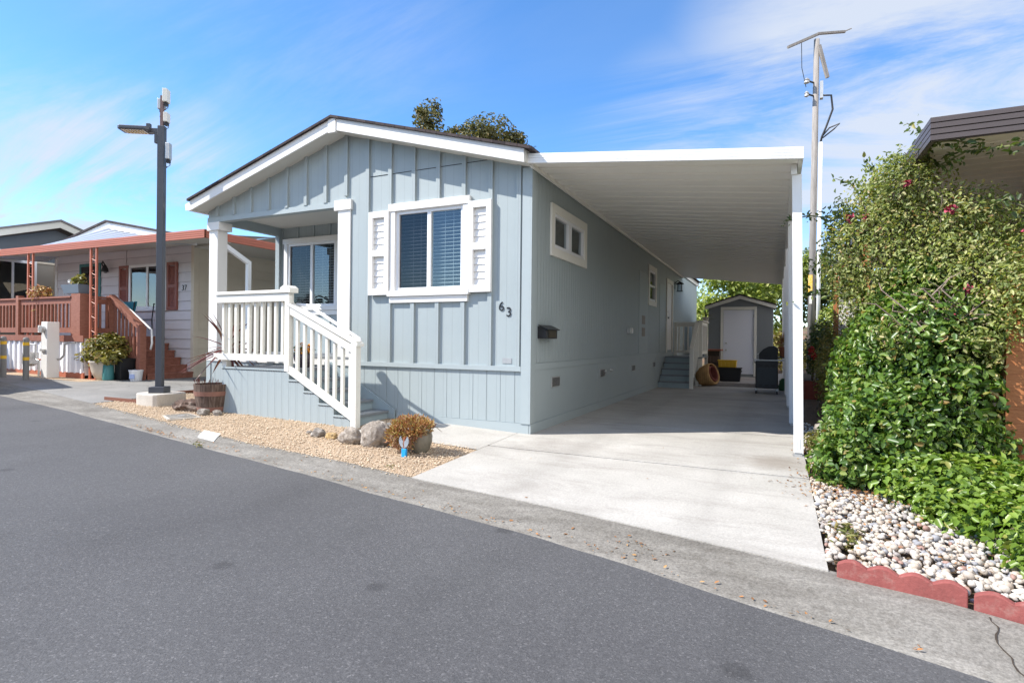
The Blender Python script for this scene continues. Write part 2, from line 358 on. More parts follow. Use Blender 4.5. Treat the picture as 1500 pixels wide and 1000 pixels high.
M['brick'] = mk_brick('red_brick', (.2,.05,.035), (.13,.035,.03), (.1,.06,.05))
M['scallop'] = paint('red_concrete_edging', (.27,.078,.068), .9, .25, 5, .5, 60, dirt=(.34,.24,.2), dirtamt=.75)
def mk_barrel():
    t = NT('barrel_wood'); v = t.coord((9,9,.5)); f = t.noise(v, 4, 7, .65, .3)
    c = t.ramp(f, [(.25,(.035,.025,.02)),(.5,(.105,.07,.055)),(.75,(.22,.17,.14))]); t.bsdf(c, .85, 0, .25, t.bump(f, .7, .01)); return t.m
M['barrel'] = mk_barrel()
def mk_mat():
    t = NT('woven_tan_mat'); v = t.coord(); w = t.n('ShaderNodeTexWave'); w.inputs['Scale'].default_value = 6; w.inputs['Distortion'].default_value = 2.5; t.l(v, w.inputs['Vector'])
    c = t.ramp(w.outputs['Fac'], [(.2,(.42,.25,.11)),(.8,(.5,.31,.14))]); c = t.mix(.4, c, t.ramp(t.noise(v, 9, 4), [(.35,(.55,.5,.45)),(.65,(1.2,1.15,1.1))]), 'MULTIPLY')
    t.bsdf(c, .85, 0, .2, t.bump(w.outputs['Fac'], .3, .006)); return t.m
M['mat'] = mk_mat()
M['matin'] = paint('mat_lining', (.22,.06,.045), .8, .15, 6, .2)
def mk_number():
    t = NT('kerb_paint'); v = t.coord(); c = t.ramp(t.noise(v, 14, 6, .7), [(.28,(.5,.5,.5)),(.4,(.82,.82,.8)),(1,(.86,.86,.85))])
    t.bsdf(c, .6, 0, .3, t.bump(t.noise(v, 70, 3), .2, .003)); return t.m
M['kerbpaint'] = mk_number()
def mk_sign():
    t = NT('pole_sign'); v = t.coord(); c = t.ramp(t.noise(t.coord((6,6,9)), 3, 2), [(.45,(.72,.42,.02)),(.62,(.75,.55,.25))])
    t.bsdf(c, .5); return t.m
M['sign'] = mk_sign()
M['digit'] = paint('digit_black', (.02,.022,.026), .4, .1, 20, .02)

# foliage
M['glossy'] = leafmat('glossy_vine_leaf', [(0,(.05,.1,.018)),(.3,(.085,.17,.03)),(.6,(.14,.24,.042)),(.85,(.21,.3,.07)),(.97,(.3,.33,.1)),(1,(.3,.17,.06))], .36, .32)
M['roseleaf'] = leafmat('rose_leaf', [(0,(.12,.17,.05)),(.3,(.23,.28,.085)),(.6,(.36,.4,.15)),(.86,(.5,.5,.24)),(.96,(.46,.38,.18)),(1,(.3,.14,.07))], .45, .4)
M['cover'] = leafmat('groundcover_leaf', [(0,(.1,.18,.025)),(.5,(.19,.3,.045)),(.9,(.28,.39,.08)),(1,(.34,.33,.09))], .38, .32)
M['pale'] = leafmat('shrub_leaf', [(0,(.12,.13,.03)),(.5,(.24,.22,.05)),(.8,(.34,.3,.09)),(1,(.38,.25,.1))], .45, .3)
M['oak'] = leafmat('oak_leaf', [(0,(.05,.055,.02)),(.5,(.12,.12,.045)),(.85,(.22,.2,.085)),(1,(.28,.19,.08))], .55, .25)
M['lime'] = leafmat('lime_tree_leaf', [(0,(.13,.19,.035)),(.4,(.25,.32,.065)),(.8,(.38,.44,.11)),(1,(.46,.46,.16))], .5, .4)
M['mid'] = leafmat('mid_green_leaf', [(0,(.04,.075,.02)),(.5,(.09,.14,.035)),(.9,(.18,.22,.06)),(1,(.28,.24,.09))], .5, .3)
M['succ'] = leafmat('dry_succulent_leaf', [(0,(.22,.07,.035)),(.3,(.42,.18,.08)),(.6,(.5,.27,.11)),(.85,(.5,.38,.16)),(1,(.33,.28,.1))], .5, .2)
M['dryleaf'] = leafmat('dry_leaf', [(0,(.2,.09,.035)),(.5,(.36,.17,.07)),(1,(.45,.27,.12))], .7, .1)
M['weed'] = leafmat('weed_leaf', [(0,(.1,.13,.03)),(.5,(.2,.2,.06)),(1,(.32,.26,.1))], .6, .25)
M['farwood'] = leafmat('far_leaf', [(0,(.02,.03,.012)),(.6,(.05,.06,.024)),(1,(.09,.09,.04))], .6, .15)

def leaf_mesh(name, P, N, L, W, mat, parent=None, rng=None, droop=.12, at=None, dirs=None):
    n = len(P); rng = rng or np.random.default_rng(3)
    P = np.asarray(P, float); N = np.asarray(N, float); N /= np.linalg.norm(N, axis=1, keepdims=True)+1e-9
    t = rng.normal(size=(n,3)) if dirs is None else np.asarray(dirs, float) + rng.normal(size=(n,3))*.15
    t -= N*(t*N).sum(1, keepdims=True); t /= np.linalg.norm(t, axis=1, keepdims=True)+1e-9
    s = np.cross(N, t); k = (L*rng.uniform(.55, 1.25, n))[:,None]; w = k*(W/L)
    f = N*w*.22
    v = np.stack([P, P+t*k*.3+s*w*.5+f, P+t*k*.68+s*w*.42+f, P+t*k-N*k*droop, P+t*k*.68-s*w*.42+f, P+t*k*.3-s*w*.5+f], 1).reshape(-1,3)
    o = np.array(ORI[parent.name]) if parent is not None else np.array(at or (0,0,0), float)
    v = (v-o).astype(np.float32)
    base = (np.arange(n)*6)[:,None]
    q = np.concatenate([base+np.array([[0,1,2,3]]), base+np.array([[0,3,4,5]])], 1).reshape(-1).astype(np.int32)
    me = bpy.data.meshes.new(name); me.vertices.add(6*n); me.vertices.foreach_set('co', v.ravel())
    me.loops.add(8*n); me.loops.foreach_set('vertex_index', q)
    me.polygons.add(2*n); me.polygons.foreach_set('loop_start', (np.arange(2*n)*4).astype(np.int32)); me.polygons.foreach_set('loop_total', np.full(2*n,4,np.int32))
    me.update(calc_edges=True); me.materials.append(mat)
    ob = bpy.data.objects.new(name, me); COL.objects.link(ob)
    if parent is not None: ob.parent = parent
    else: ob.location = tuple(o)
    ORI[ob.name] = tuple(o); return ob
def shell(n, ells, seed, lo=.72, hi=1.06, up=.5, jit=.6, cull=.0, cfreq=3.0, zmin=None):
    rng = np.random.default_rng(seed); P = []; N = []
    vol = np.array([ (e[1][0]*e[1][1]+e[1][1]*e[1][2]+e[1][0]*e[1][2]) for e in ells]); vol /= vol.sum()
    for e, k in zip(ells, vol):
        m = int(n*k*1.6)+1; d = rng.normal(size=(m,3)); d /= np.linalg.norm(d, axis=1, keepdims=True)
        r = rng.uniform(lo, hi, m)[:,None]; p = np.array(e[0])+d*r*np.array(e[1]); nn = d/np.array(e[1]); nn /= np.linalg.norm(nn, axis=1, keepdims=True)
        keep = np.ones(m, bool)
        for e2 in ells:
            if e2 is e: continue
            q = ((p-np.array(e2[0]))/np.array(e2[1])); keep &= (q*q).sum(1) > .45
        if zmin is not None: keep &= p[:,2] > zmin
        P.append(p[keep]); N.append(nn[keep])
    P = np.concatenate(P); N = np.concatenate(N)
    if cull:
        nz = np.array([mnoise.noise(Vector(p*cfreq)) for p in P]); k = nz > -.35+cull*.5*rng.uniform(-1,1,len(P)); P, N = P[k], N[k]
    idx = rng.permutation(len(P))[:n]; P, N = P[idx], N[idx]
    N = N*.6+np.array([0,0,up])+rng.normal(size=N.shape)*jit*.6
    return P, N, rng
#PART2
# ================================================================== SETTING
XS = [-200,-120,-60,-40,-24,-18,-15,-12,-9.73,-8,-6.86,-5.7,-4.57,-3.7,-2.89,-2.2,-1.65,-1.2,-.65,-.3,.14,.5,.85,1.44,1.94,2.36,2.71,3.01,3.25,3.5,4,5,7,12,20,40,100,200]
def road_z(x, y):
    d = max(0, yo(x)-y); c = .016*min(d, 3.2) - .012*max(0, min(d-3.2, 4))
    return T(max(min(x,40),-40), max(yo(x),-6)) - .035 + c
rows = []
for x in XS:
    ys = [-200,-60,-25,-14,-10,-7,-5,-4]
    r = []
    for d in (-200,-60,-20,-9,-6,-4,-2,-.8,-.05): r.append((x, yo(x)+d, road_z(x, yo(x)+d)-.06))
    for d in (.15,.5,1,2,3.5,6,9,13,18): r.append((x, yi(x)+d, T(x, yi(x)+d)-.05))
    r += [(x, 40, zb(x)-.05), (x, 90, zb(x)-.05), (x, 260, zb(x)-.05)]
    rows.append(r)
struct(MB().sheet(rows).build('ground', M['earth'], smooth=True))
rows = [[(x, yo(x)-d, road_z(x, yo(x)-d)) for d in (0,.4,1,2,3.2,4.5,6,8)] for x in XS if -61 < x < 41]
struct(MB().sheet(rows).build('road', M['asphalt'], smooth=True))
rows = []
XG = np.concatenate([np.arange(-60,-12,3.), np.arange(-12,5,.22), np.arange(5,40,3.)])
for x in XG:
    a, b = yo(x), yi(x); j = .018*mnoise.noise(Vector((x*1.7,0,0))) + .012*mnoise.noise(Vector((x*9,5,0)))
    rows.append([(x, a-.045+j, T(x,a)-.06), (x, a-.02+j, T(x,a)-.031), (x, a+(b-a)*.22, T(x,a)-.034), (x, a+(b-a)*.55, T(x,b)-.018), (x, b, T(x,b)+.006), (x, b+.06+j, T(x,b)+.008)])
struct(MB().sheet(rows).build('gutter', M['gutter'], smooth=True))
ck = []; rk = random.Random(3)
for q in np.linspace(0,1,14):
    x = 3.71+.02*math.sin(q*9)+rk.uniform(-.014,.014); y = yo(x)*(1-q)+yi(x)*q+.02; w_ = rk.uniform(.002,.005)
    ck.append([(x-w_,y,0),(x+w_,y,0)])
def gzz(x, y):
    a, b_ = yo(x), yi(x); q = (y-a)/(b_-a); return interp([(0,T(x,a)-.028),(.22,T(x,a)-.034),(.55,T(x,b_)-.018),(1,T(x,b_)+.006),(1.5,T(x,b_)+.012)], q)
struct(MB().sheet([[(x,y,gzz(x,y)+.005) for x,y,_ in r_] for r_ in ck]).build('gutter_crack', M['soil']))
# driveway slabs with open joints
m = MB(); js = [None, -.83, 1.38, 3.9, 6.45, 9.6]
def drow(xa, xb, ya, yb, z=.014):
    xs = np.linspace(xa, xb, 9)
    return [[(x, (yi(x)+.03 if ya is None else ya)*(1-t)+yb*t, T(x, (yi(x)+.03 if ya is None else ya)*(1-t)+yb*t)+z) for t in (0,.33,.66,1)] for x in xs]
for a, b in zip(js, js[1:]):
    rr = drow(-.145, 3.085, None if a is None else a+.018, b-.018); m.sheet(rr)
    for edge in ([r[0] for r in rr], [r[-1] for r in rr], rr[0], rr[-1]):
        m.sheet([[p for p in edge], [(p[0],p[1],p[2]-.05) for p in edge]])
struct(m.build('driveway', M['concrete'], fix=False))
struct(MB().sheet([[(x, y, T(x,y)+.012) for y in (-1.06,-.7,-.3,.0)] for x in (-1.95,-1.5,-1,-.6,-.155)]).build('path', M['concrete']))
GX = np.concatenate([[-7.0,-6.7,-6.35], np.arange(-6,-.2,.3), [-.155]])
struct(MB().sheet([[(x, yi(x)+.05+(0.6-yi(x))*t, T(x, yi(x)+(0.6-yi(x))*t)+.004+.012*mnoise.noise(Vector((x*2,t*5,1)))) for t in np.linspace(0,1,12)] for x in GX]).build('gravel_bed', M['gravel'], smooth=True))
struct(MB().sheet([[(x, yi(x)+.05+(16-yi(x))*t, T(x, yi(x)+(16-yi(x))*t)+.010) for t in np.concatenate([[0,.03,.06],np.linspace(.1,1,8)])] for x in (-10.5,-9.5,-8.5,-7.6,-7.05)] ).build('side_drive', M['ndrive']))
struct(MB().sheet([[(x, yi(x)+.05+t*(.2-yi(x)), T(x, yi(x)*(1-t))+.0085) for t in (0,.3,.6,1)] for x in (-24,-18,-15,-13,-11.5,-10.49)]).build('paved_apron', M['ndrive']))
struct(MB().sheet([[(x, .2+t*.8, zb(x)+.0075) for t in (0,.5,1)] for x in (-24,-18,-15,-13,-11.5,-10.49)]).build('gravel_strip', M['gravel']))
# backyard slab and bank behind the shed
struct(MB().box(-.1,9.62,-.04,3.05,15.5,.115).build('shed_pad', M['pad'], bevel=.01))
rows = []
for x in np.arange(-14, 30, 2.0):
    rows.append([(x, y, -.06 + max(0, min(1,(y-19.5)/9))*(2.2+.5*mnoise.noise(Vector((x*.3,y*.3,0)))) ) for y in (19.4,20.5,22,24,26,29,34,45)])
struct(MB().sheet(rows).build('hillside', M['bank'], smooth=True))

# gravel chips
def octa_field(name, pts, rads, mat, kind='stuff', sub=0, flat=.6, label=None, seed=1):
    rng = np.random.default_rng(seed)
    if sub:
        bm = bmesh.new(); bmesh.ops.create_icosphere(bm, subdivisions=sub, radius=1); bv = np.array([v.co[:] for v in bm.verts]); bf = np.array([[v.index for v in f.verts] for f in bm.faces]); bm.free()
    else:
        bv = np.array([(1,0,0),(-1,0,0),(0,1,0),(0,-1,0),(0,0,1),(0,0,-1)], float); bf = np.array([(0,2,4),(2,1,4),(1,3,4),(3,0,4),(2,0,5),(1,2,5),(3,1,5),(0,3,5)])
    n = len(pts); V = np.zeros((n, len(bv), 3))
    for i in range(n):
        s = rads[i]*np.array([1, rng.uniform(.6,.95), rng.uniform(.45,.75)*flat/.6]); a = rng.uniform(0, 6.28); c, d = math.cos(a), math.sin(a)
        b = bv*s*(1+rng.normal(size=(len(bv),1))*.07); ti = rng.uniform(-.5,.5); b = np.stack([b[:,0]*math.cos(ti)-b[:,2]*math.sin(ti), b[:,1], b[:,0]*math.sin(ti)+b[:,2]*math.cos(ti)],1)
        V[i,:,0] = b[:,0]*c-b[:,1]*d; V[i,:,1] = b[:,0]*d+b[:,1]*c; V[i,:,2] = b[:,2]; V[i] += pts[i]
    F = (bf[None]+np.arange(n)[:,None,None]*len(bv)).reshape(-1).astype(np.int32); nf = n*len(bf)
    me = bpy.data.meshes.new(name); me.vertices.add(n*len(bv)); me.vertices.foreach_set('co', V.reshape(-1).astype(np.float32))
    me.loops.add(nf*3); me.loops.foreach_set('vertex_index', F); me.polygons.add(nf)
    me.polygons.foreach_set('loop_start', (np.arange(nf)*3).astype(np.int32)); me.polygons.foreach_set('loop_total', np.full(nf,3,np.int32))
    if sub: me.polygons.foreach_set('use_smooth', np.ones(nf,bool))
    me.update(calc_edges=True); me.materials.append(mat)
    o = bpy.data.objects.new(name, me); COL.objects.link(o); o['kind'] = kind; ORI[o.name] = (0,0,0)
    if label: o['label'] = label
    return o
pts, rad = [], []
while len(pts) < 9000:
    x = rnd.uniform(-7,-.1); y = rnd.uniform(-2.4,.3)
    edge = yi(x)+.02+.12*abs(mnoise.noise(Vector((x*5,2,0))))
    if y < yi(x)-.02 or (y < edge and rnd.random() < .6) or (x > -2 and y > -1.0) or (-4.6 < x < -2.1 and y > -.8): continue
    if x > -.16: continue
    pts.append((x,y,T(x,y)+.012)); rad.append(rnd.uniform(.006,.014)*(1 if rnd.random()<.95 else 1.6))
octa_field('gravel', np.array(pts), rad, M['chip'], seed=2)
pts, rad = [], []
def pebble_ok(x, y): return 3.095 < x < 5.6 and yi(x)+.14 < y < 3.5
i = 0
while len(pts) < 7000:
    x = rnd.uniform(3.09,5.0); y = rnd.uniform(-3.7,2.6)
    if not pebble_ok(x,y) or (y > -.8 and rnd.random() < .7): continue
    pts.append((x,y,T(x,y)+rnd.uniform(.0,.02)+.012*(len(pts)%3))); rad.append(rnd.uniform(.011,.025)*(1.25 if rnd.random()<.12 else 1))
octa_field('pebbles', np.array(pts), rad, M['pebble'], sub=2, seed=3, flat=.75)

# ================================================================== MAIN HOUSE
def rects(u0,u1,v0,v1,holes):
    us = sorted({u0,u1,*[min(max(h[k],u0),u1) for h in holes for k in (0,1)]}); vs = sorted({v0,v1,*[min(max(h[k],v0),v1) for h in holes for k in (2,3)]})
    out = []
    for a,b in zip(us,us[1:]):
        run = None
        for c,d in zip(vs,vs[1:]):
            inside = any(h[0]<=(a+b)/2<=h[1] and h[2]<=(c+d)/2<=h[3] for h in holes)
            if inside:
                if run: out.append((a,b,*run)); run = None
            else: run = (run[0],d) if run else (c,d)
        if run: out.append((a,b,*run))
    return out
HW, YB = -6.1, 16.0
H = thing('mobile_home', 'blue-grey board-and-batten home numbered 63 with white shutters and gabled porch', 'house', (-3.05,0,0))
WIN = (-2.09,-.98,1.87,3.0); PWIN = (-5.83,-4.61,1.8,3.02)
def zroof(x): return 4.215-.282*abs(x+3.03)      # underside of the eaves
BAT = [-.165-.4064*k for k in range(15)]
m = MB()
for a,b,c,d in rects(-2.92,0,.86,3.37,[WIN]): m.box(a,.0,c,b,.1,d)
m.prism([(HW,3.25),(-2.92,3.25),(-2.92,3.37),(0,3.37),(-3.03,4.24),(HW,3.37)],'y',0,.1)
for x in BAT:
    lo = .862 if x > -2.9 else 3.252
    segs = [(lo, zroof(x)+.02)]
    if WIN[0]-.42 < x < WIN[1]+.4: segs = [(lo,1.70),(3.1,zroof(x)+.02)]
    if x < -2.92 and x > -3.2: segs = [(3.32, zroof(x)+.02)]
    for a,b in segs:
        if b > a: m.box(x-.03,-.033,a,x+.03,.002,b)
m.build('front_wall', M['siding'], H)
m = MB()
for x0,x1 in [(-2.53,-2.2)]+[(b1+.033,b0-.033) for b0,b1 in zip(BAT[:7],BAT[1:8]) if b1 > -2.9]: 
    m.box(x0,-.004,3.548+.0*x0,x1,.001,3.556)
m.build('wall_seam', M['dark'], H)
m = MB()
x = HW
while x < -.12:
    m.box(x+.003,-.006,.142 if x > -2 else .0,min(x+.2,-.112),.0,.80); x += .2032
m.box(HW,0,-.05,0,.1,.86); m.build('skirting', M['siding'], H)
bx('belt_trim', M['blue'], H, -2.92,-.036,.80,-.112,.0,.862)
bx('porch_sill', M['white'], H, HW,-.026,.79,-2.922,.0,.884)
m = MB().prism([(-2.05,.065),(-.0,-.06),(-.0,.138),(-2.05,.138)],'y',-.022,-.001); m.prism([(-.02,-.06),(8.25,-.06),(16,-.06),(16,.136),(-.02,.136)],'x',.0061,.026)
m.build('base_board', M['blue'], H)
MB().box(-.11,-.034,.14,.0,.0,3.37).build('corner_trim', M['blue'], H); MB().box(0.0005,-.034,.14,.024,.09,3.37).build('corner_trim', M['blue'], H); MB().box(HW-.0,-.02,.1,HW+.1,.0,.79).build('corner_trim', M['blue'], H)
# side wall toward the carport
SW = (.62,2.18,2.36,3.08); SN = (7.02,7.98,2.08,3.06); SD = (9.45,10.5,.9,2.98)
def hole(w, t=.0): return (w[0]+t, w[1]-t, w[2]+t, w[3]-t)
m = MB()
for a,b,c,d in rects(.1,YB,-.05,3.37,[hole(SW,.12),hole(SN,.12),hole(SD,.08)]): m.box(-.1,a,c,.0,b,d)
y = .1
while y < YB-.02:
    for a,b,c,d in rects(y+.003,min(y+.098,YB),.9,3.37,[hole(SW,.1),hole(SN,.1),hole(SD,.06)]): m.box(0,a,c,.006,b,d)
    y += .1016
m.build('side_wall', M['siding'], H)
m = MB()
for a,b in ((.1,2.9),(2.912,8.0),(8.012,YB)): m.box(0,a,.137,.006,b,.808)
m.box(0,.1,.81,.014,YB,.897); m.build('side_skirting', M['blue'], H)
m = MB().box(HW,1.55,-.05,HW+.1,YB,3.37).box(HW+.1,YB-.1,-.05,-.1,YB,3.37); m.prism([(HW,3.37),(0,3.37),(-3.03,4.24)],'y',YB-.1,YB); m.build('rear_wall', M['siding'], H)
# porch recess
m = MB()
for a,b,c,d in rects(HW+.1,-3.1,.92,3.4,[PWIN]): m.box(a,1.5,c,b,1.6,d)
for k in range(8):
    x = -5.99+.4064*k
    if PWIN[0]-.12 < x < PWIN[1]+.12: m.box(x-.03,1.48,3.13,x+.03,1.5,3.36); m.box(x-.03,1.48,.92,x+.03,1.5,1.68)
    elif x < -3.2: m.box(x-.03,1.48,.92,x+.03,1.5,3.36)
m.box(-3.12,.06,.92,-3.02,1.5,3.36).box(HW,1.42,.86,HW+.1,1.6,3.4); m.build('porch_wall', M['siding'], H)
bx('porch_floor', M['deckgrey'], H, HW,-.03,.885,-2.925,1.5,.92)
bx('porch_ceiling', M['soffit'], H, HW+.02,.1,3.34,-3.02,1.5,3.36)
m = MB().box(HW,-.022,3.167,-3.162,-.0,3.252).box(HW,0,3.167,-2.92,.1,3.25); m.build('porch_beam', M['blue'], H)
bx('porch_side_beam', M['blue'], H, HW,.19,3.18,HW+.1,1.42,3.37)
bx('porch_post', M['white'], H, -6.08,.0,.92,-5.87,.19,3.167)
m = MB().box(-6.1,-.03,3.03,-5.8,.23,3.165); m.build('post_cap', M['white'], H)
m = MB().box(-3.16,-.022,.884,-2.925,-.0,3.16); m.build('porch_pilaster', M['white'], H)
m = MB().box(-3.22,-.045,3.11,-2.90,-.0,3.26); m.build('pilaster_cap', M['white'], H)
# roof
def slab(x0, x1, dz0, dz1, y0, y1):   # between two x on the roof slope, offsets above the underside line
    return [(x0,zroof(x0)+dz0),(x1,zroof(x1)+dz0),(x1,zroof(x1)+dz1),(x0,zroof(x0)+dz1)]
def rpoly(xl, xr, a, b):
    return [(xl,zroof(xl)+a),(-3.03,zroof(-3.03)+a),(xr,zroof(xr)+a),(xr,zroof(xr)+b),(-3.03,zroof(-3.03)+b),(xl,zroof(xl)+b)]
rf = MB().prism(rpoly(-6.2,.14,.165,.2),'y',-.34,YB+.3).build('roof', M['shingle'], H)
MB().prism(rpoly(-6.14,.03,.012,.162),'y',-.27,YB+.27).build('roof_soffit', M['soffit'], rf)
m = MB().prism([(-6.16,zroof(-6.16)),(-3.105,zroof(-3.105)),(-3.105,zroof(-3.105)+.164),(-6.16,zroof(-6.16)+.164)],'y',-.3,-.272)
m.prism([(-2.955,zroof(-2.955)),(.02,zroof(.02)),(.02,zroof(.02)+.164),(-2.955,zroof(-2.955)+.164)],'y',-.3,-.272); m.build('bargeboard', M['white'], rf)
MB().prism([(-3.1,zroof(-3.1)-.025),(-2.96,zroof(-2.96)-.025),(-2.96,zroof(-2.96)+.166),(-3.03,zroof(-3.03)+.16),(-3.1,zroof(-3.1)+.166)],'y',-.312,-.272).build('gable_peak_board', M['white'], rf)
m = MB()
pr = [(-6.165,3.33),(-6.27,3.34),(-6.285,3.44),(-6.275,3.44),(-6.262,3.352),(-6.175,3.342),(-6.175,3.47),(-6.165,3.47)]
m.prism(pr,'y',-.3,YB+.2).prism([(-6.166,3.328),(-6.274,3.338),(-6.288,3.44),(-6.166,3.47)],'y',-.304,-.3); m.build('roof_gutter', M['alumw'], rf)
bx('eave_fascia', M['white'], rf, .032,12.36,zroof(.03)+.0,.05,YB+.28,zroof(.03)+.15)

def window_y(par, name, W, y, frame, depth, head=True, sill=True, panes=2, screen=0, blinds=True, fw=.045, mullat=None, trim=None, label=None):
    # window in a wall whose outside face is at y, facing -y; W = hole (x0,x1,z0,z1)
    x0,x1,z0,z1 = W
    m = MB().box(x0,y-.012,z0,x0+fw,y+.06,z1).box(x1-fw,y-.012,z0,x1,y+.06,z1).box(x0+fw,y-.012,z1-fw,x1-fw,y+.06,z1).box(x0+fw,y-.012,z0,x1-fw,y+.06,z0+fw)
    mx = (x0+x1)/2 if mullat is None else mullat
    m.box(mx-.03,y-.010,z0+fw,mx+.03,y+.06,z1-fw)
    w = m.build(name, frame, par, bevel=.003)
    if label: w['label'] = label
    for i,(a,b) in enumerate(((x0+fw,mx-.03),(mx+.03,x1-fw))):
        bx('pane', M['glassd'] if i == screen else M['glass'], w, a,y+.02,z0+fw,b,y+.024,z1-fw)
    if blinds:
        m = MB(); z = z0+fw+.015
        while z < z1-fw-.01:
            m.obox(((x0+x1)/2,y+.075,z),(x1-x0-.06,.032,.0025),rx=R(24)); z += .05
        for xx in (x0+.25,(x0+mx)/2+.1,mx+.22,x1-.2): m.box(xx-.002,y+.062,z0+fw,xx+.002,y+.064,z1-fw)
        m.build('blind', M['blind'], w)
    bx('dark_room_panel', M['dark'], w, x0-.02,y+.2,z0-.02,x1+.02,y+.21,z1+.02)  # dark panel in place of the unlit room behind the glass
    return w
def trim_y(w, W, y, mat, t=.1, d=.03, head=.16, sill=True):
    x0,x1,z0,z1 = W
    bx('casing', mat, w, x0-t,y-d,z0,x0,y,z1, bevel=.004); bx('casing', mat, w, x1,y-d,z0,x1+t,y,z1, bevel=.004)
    bx('header', mat, w, x0-t-.02,y-d-.012,z1,x1+t+.02,y,z1+head, bevel=.004)
    if sill:
        bx('sill', mat, w, x0-t-.02,y-d-.03,z0-.075,x1+t+.02,y,z0-.0, bevel=.004)
        bx('apron', mat, w, x0-t,y-d,z0-.165,x1+t-.01,y,z0-.077, bevel=.004)
w = window_y(H,'window',WIN,0,M['vinyl'],.06,label='front window with raised blinds between white shutters')
trim_y(w, WIN, 0, M['white'], .09, .045, .105)
w = window_y(H,'window',PWIN,1.5,M['vinyl'],.06,label='porch window in the shade behind the railing')
trim_y(w, PWIN, 1.5, M['white'], .1, .03, .1, True)
for x0,x1 in ((-2.545,-2.185),(-.885,-.54)):
    z0,z1,f = 1.82,3.02,.075; y = -.068
    m = MB().box(x0,y,z0,x0+f,-.021,z1).box(x1-f,y,z0,x1,-.021,z1)
    for a,b in ((z0,z0+.09),(z1-.09,z1),((z0+z1)/2-.045,(z0+z1)/2+.045)): m.box(x0+f,y,a,x1-f,-.021,b)
    s = m.build('shutter', M['white'], H, bevel=.004)
    for i,(a,b) in enumerate(((z0+.09,(z0+z1)/2-.045),((z0+z1)/2+.045,z1-.09))):
        m = MB(); n = 5
        for k in range(n):
            h = (b-a)/n; zc = a+h*(k+.5); m.obox(((x0+x1)/2,-.019,zc),(x1-x0-2*f+.004,.01,h*1.04),rx=R(-8))
        m.build('louvre_panel', M['white'], s)
def side_window(name, W, panes, lab):
    y0,y1,z0,z1 = W; t = .12
    m = MB().box(.006,y0,z0,.036,y0+t,z1).box(.006,y1-t,z0,.036,y1,z1).box(.006,y0+t,z1-t,.036,y1-t,z1).box(.006,y0+t,z0,.036,y1-t,z0+t)
    w = m.build(name, M['cream'], H, bevel=.004); w['label'] = lab
    a0,a1,b0,b1 = y0+t,y1-t,z0+t,z1-t; f = .05
    m = MB().box(-.05,a0,b0,.02,a0+f,b1).box(-.05,a1-f,b0,.02,a1,b1).box(-.05,a0+f,b1-f,.02,a1-f,b1).box(-.05,a0+f,b0,.02,a1-f,b0+f)
    if panes == 2: m.box(-.05,(a0+a1)/2-.07,b0+f,.022,(a0+a1)/2+.07,b1-f)
    else: m.box(-.05,a0+f,(b0+b1)/2-.025,.018,a1-f,(b0+b1)/2+.025)
    m.build('sash', M['vinyl'], w)
    bx('pane', M['glass'], w, -.02,a0+f,b0+f,-.016,a1-f,b1-f)
    bx('curtain', M['taupe'], w, -.09,a0,b0,-.08,a1,b1)
side_window('window', SW, 2, 'wide two-pane window high under the carport roof')
side_window('window', SN, 1, 'tall narrow window beside the access panel')
y0,y1,z0,z1 = SD
D = MB().box(-.06,y0+.1,z0,-.0,y1-.1,z1-.1).build('door', M['white'], H); D['label'] = 'white side door at the top of the carport steps'
m = MB().box(.006,y0,z0,.034,y0+.11,z1).box(.006,y1-.11,z0,.034,y1,z1).box(.006,y0+.11,z1-.11,.034,y1-.11,z1); m.build('door_frame', M['cream'], D)
MB().cyl((.0,y0+.19,1.88),(.07,y0+.19,1.88),.03).build('handle', M['galv'], D); MB().cyl((.0,y0+.19,2.05),(.03,y0+.19,2.05),.028).build('deadbolt', M['galv'], D)
for ya,yb,za,zz in ((6.07,7.0,.93,2.8),(8.5,9.3,.93,2.75)):
    p = bx('access_panel', M['blue'], H, .0061,ya,za,.014,yb,zz); p['label'] = 'tall flush utility door in the side wall'
    if ya < 7:
        for q in (1.32,1.6): 
            MB().box(.014,ya+.3,q,.02,ya+.62,q+.2).build('grille', M['taupe'], p)
for y0,z0,w_,h_ in ((.73,.55,.32,.14),(3.05,.56,.33,.14),(5.42,.56,.33,.13),(7.7,.56,.3,.13)):
    v = bx('foundation_vent', M['galv'], H, .0061,y0,z0,.016,y0+w_,z0+h_)
    m = MB()
    for k in range(9): m.box(.0162,y0+.02,z0+.012+k*(h_-.02)/9,.019,y0+w_-.02,z0+.012+k*(h_-.02)/9+.007)
    m.build('vent_louvre', M['dark'], v)
bx('wall_vent', M['galv'], H, -.385,-.006,.895,-.255,-.0,.965)
so = bx('outlet_box', M['galv'], H, .0061,5.0,1.37,.07,5.16,1.48)
MB().cyl((.07,5.24,1.425),(.012,5.24,1.425),.06).build('outlet_cover', M['alumw'], so)
for y0 in (3.35,3.75): MB().cyl((.006,y0,.66),(.05,y0,.66),.03,.022).build('hose_bib', M['galv'], H)
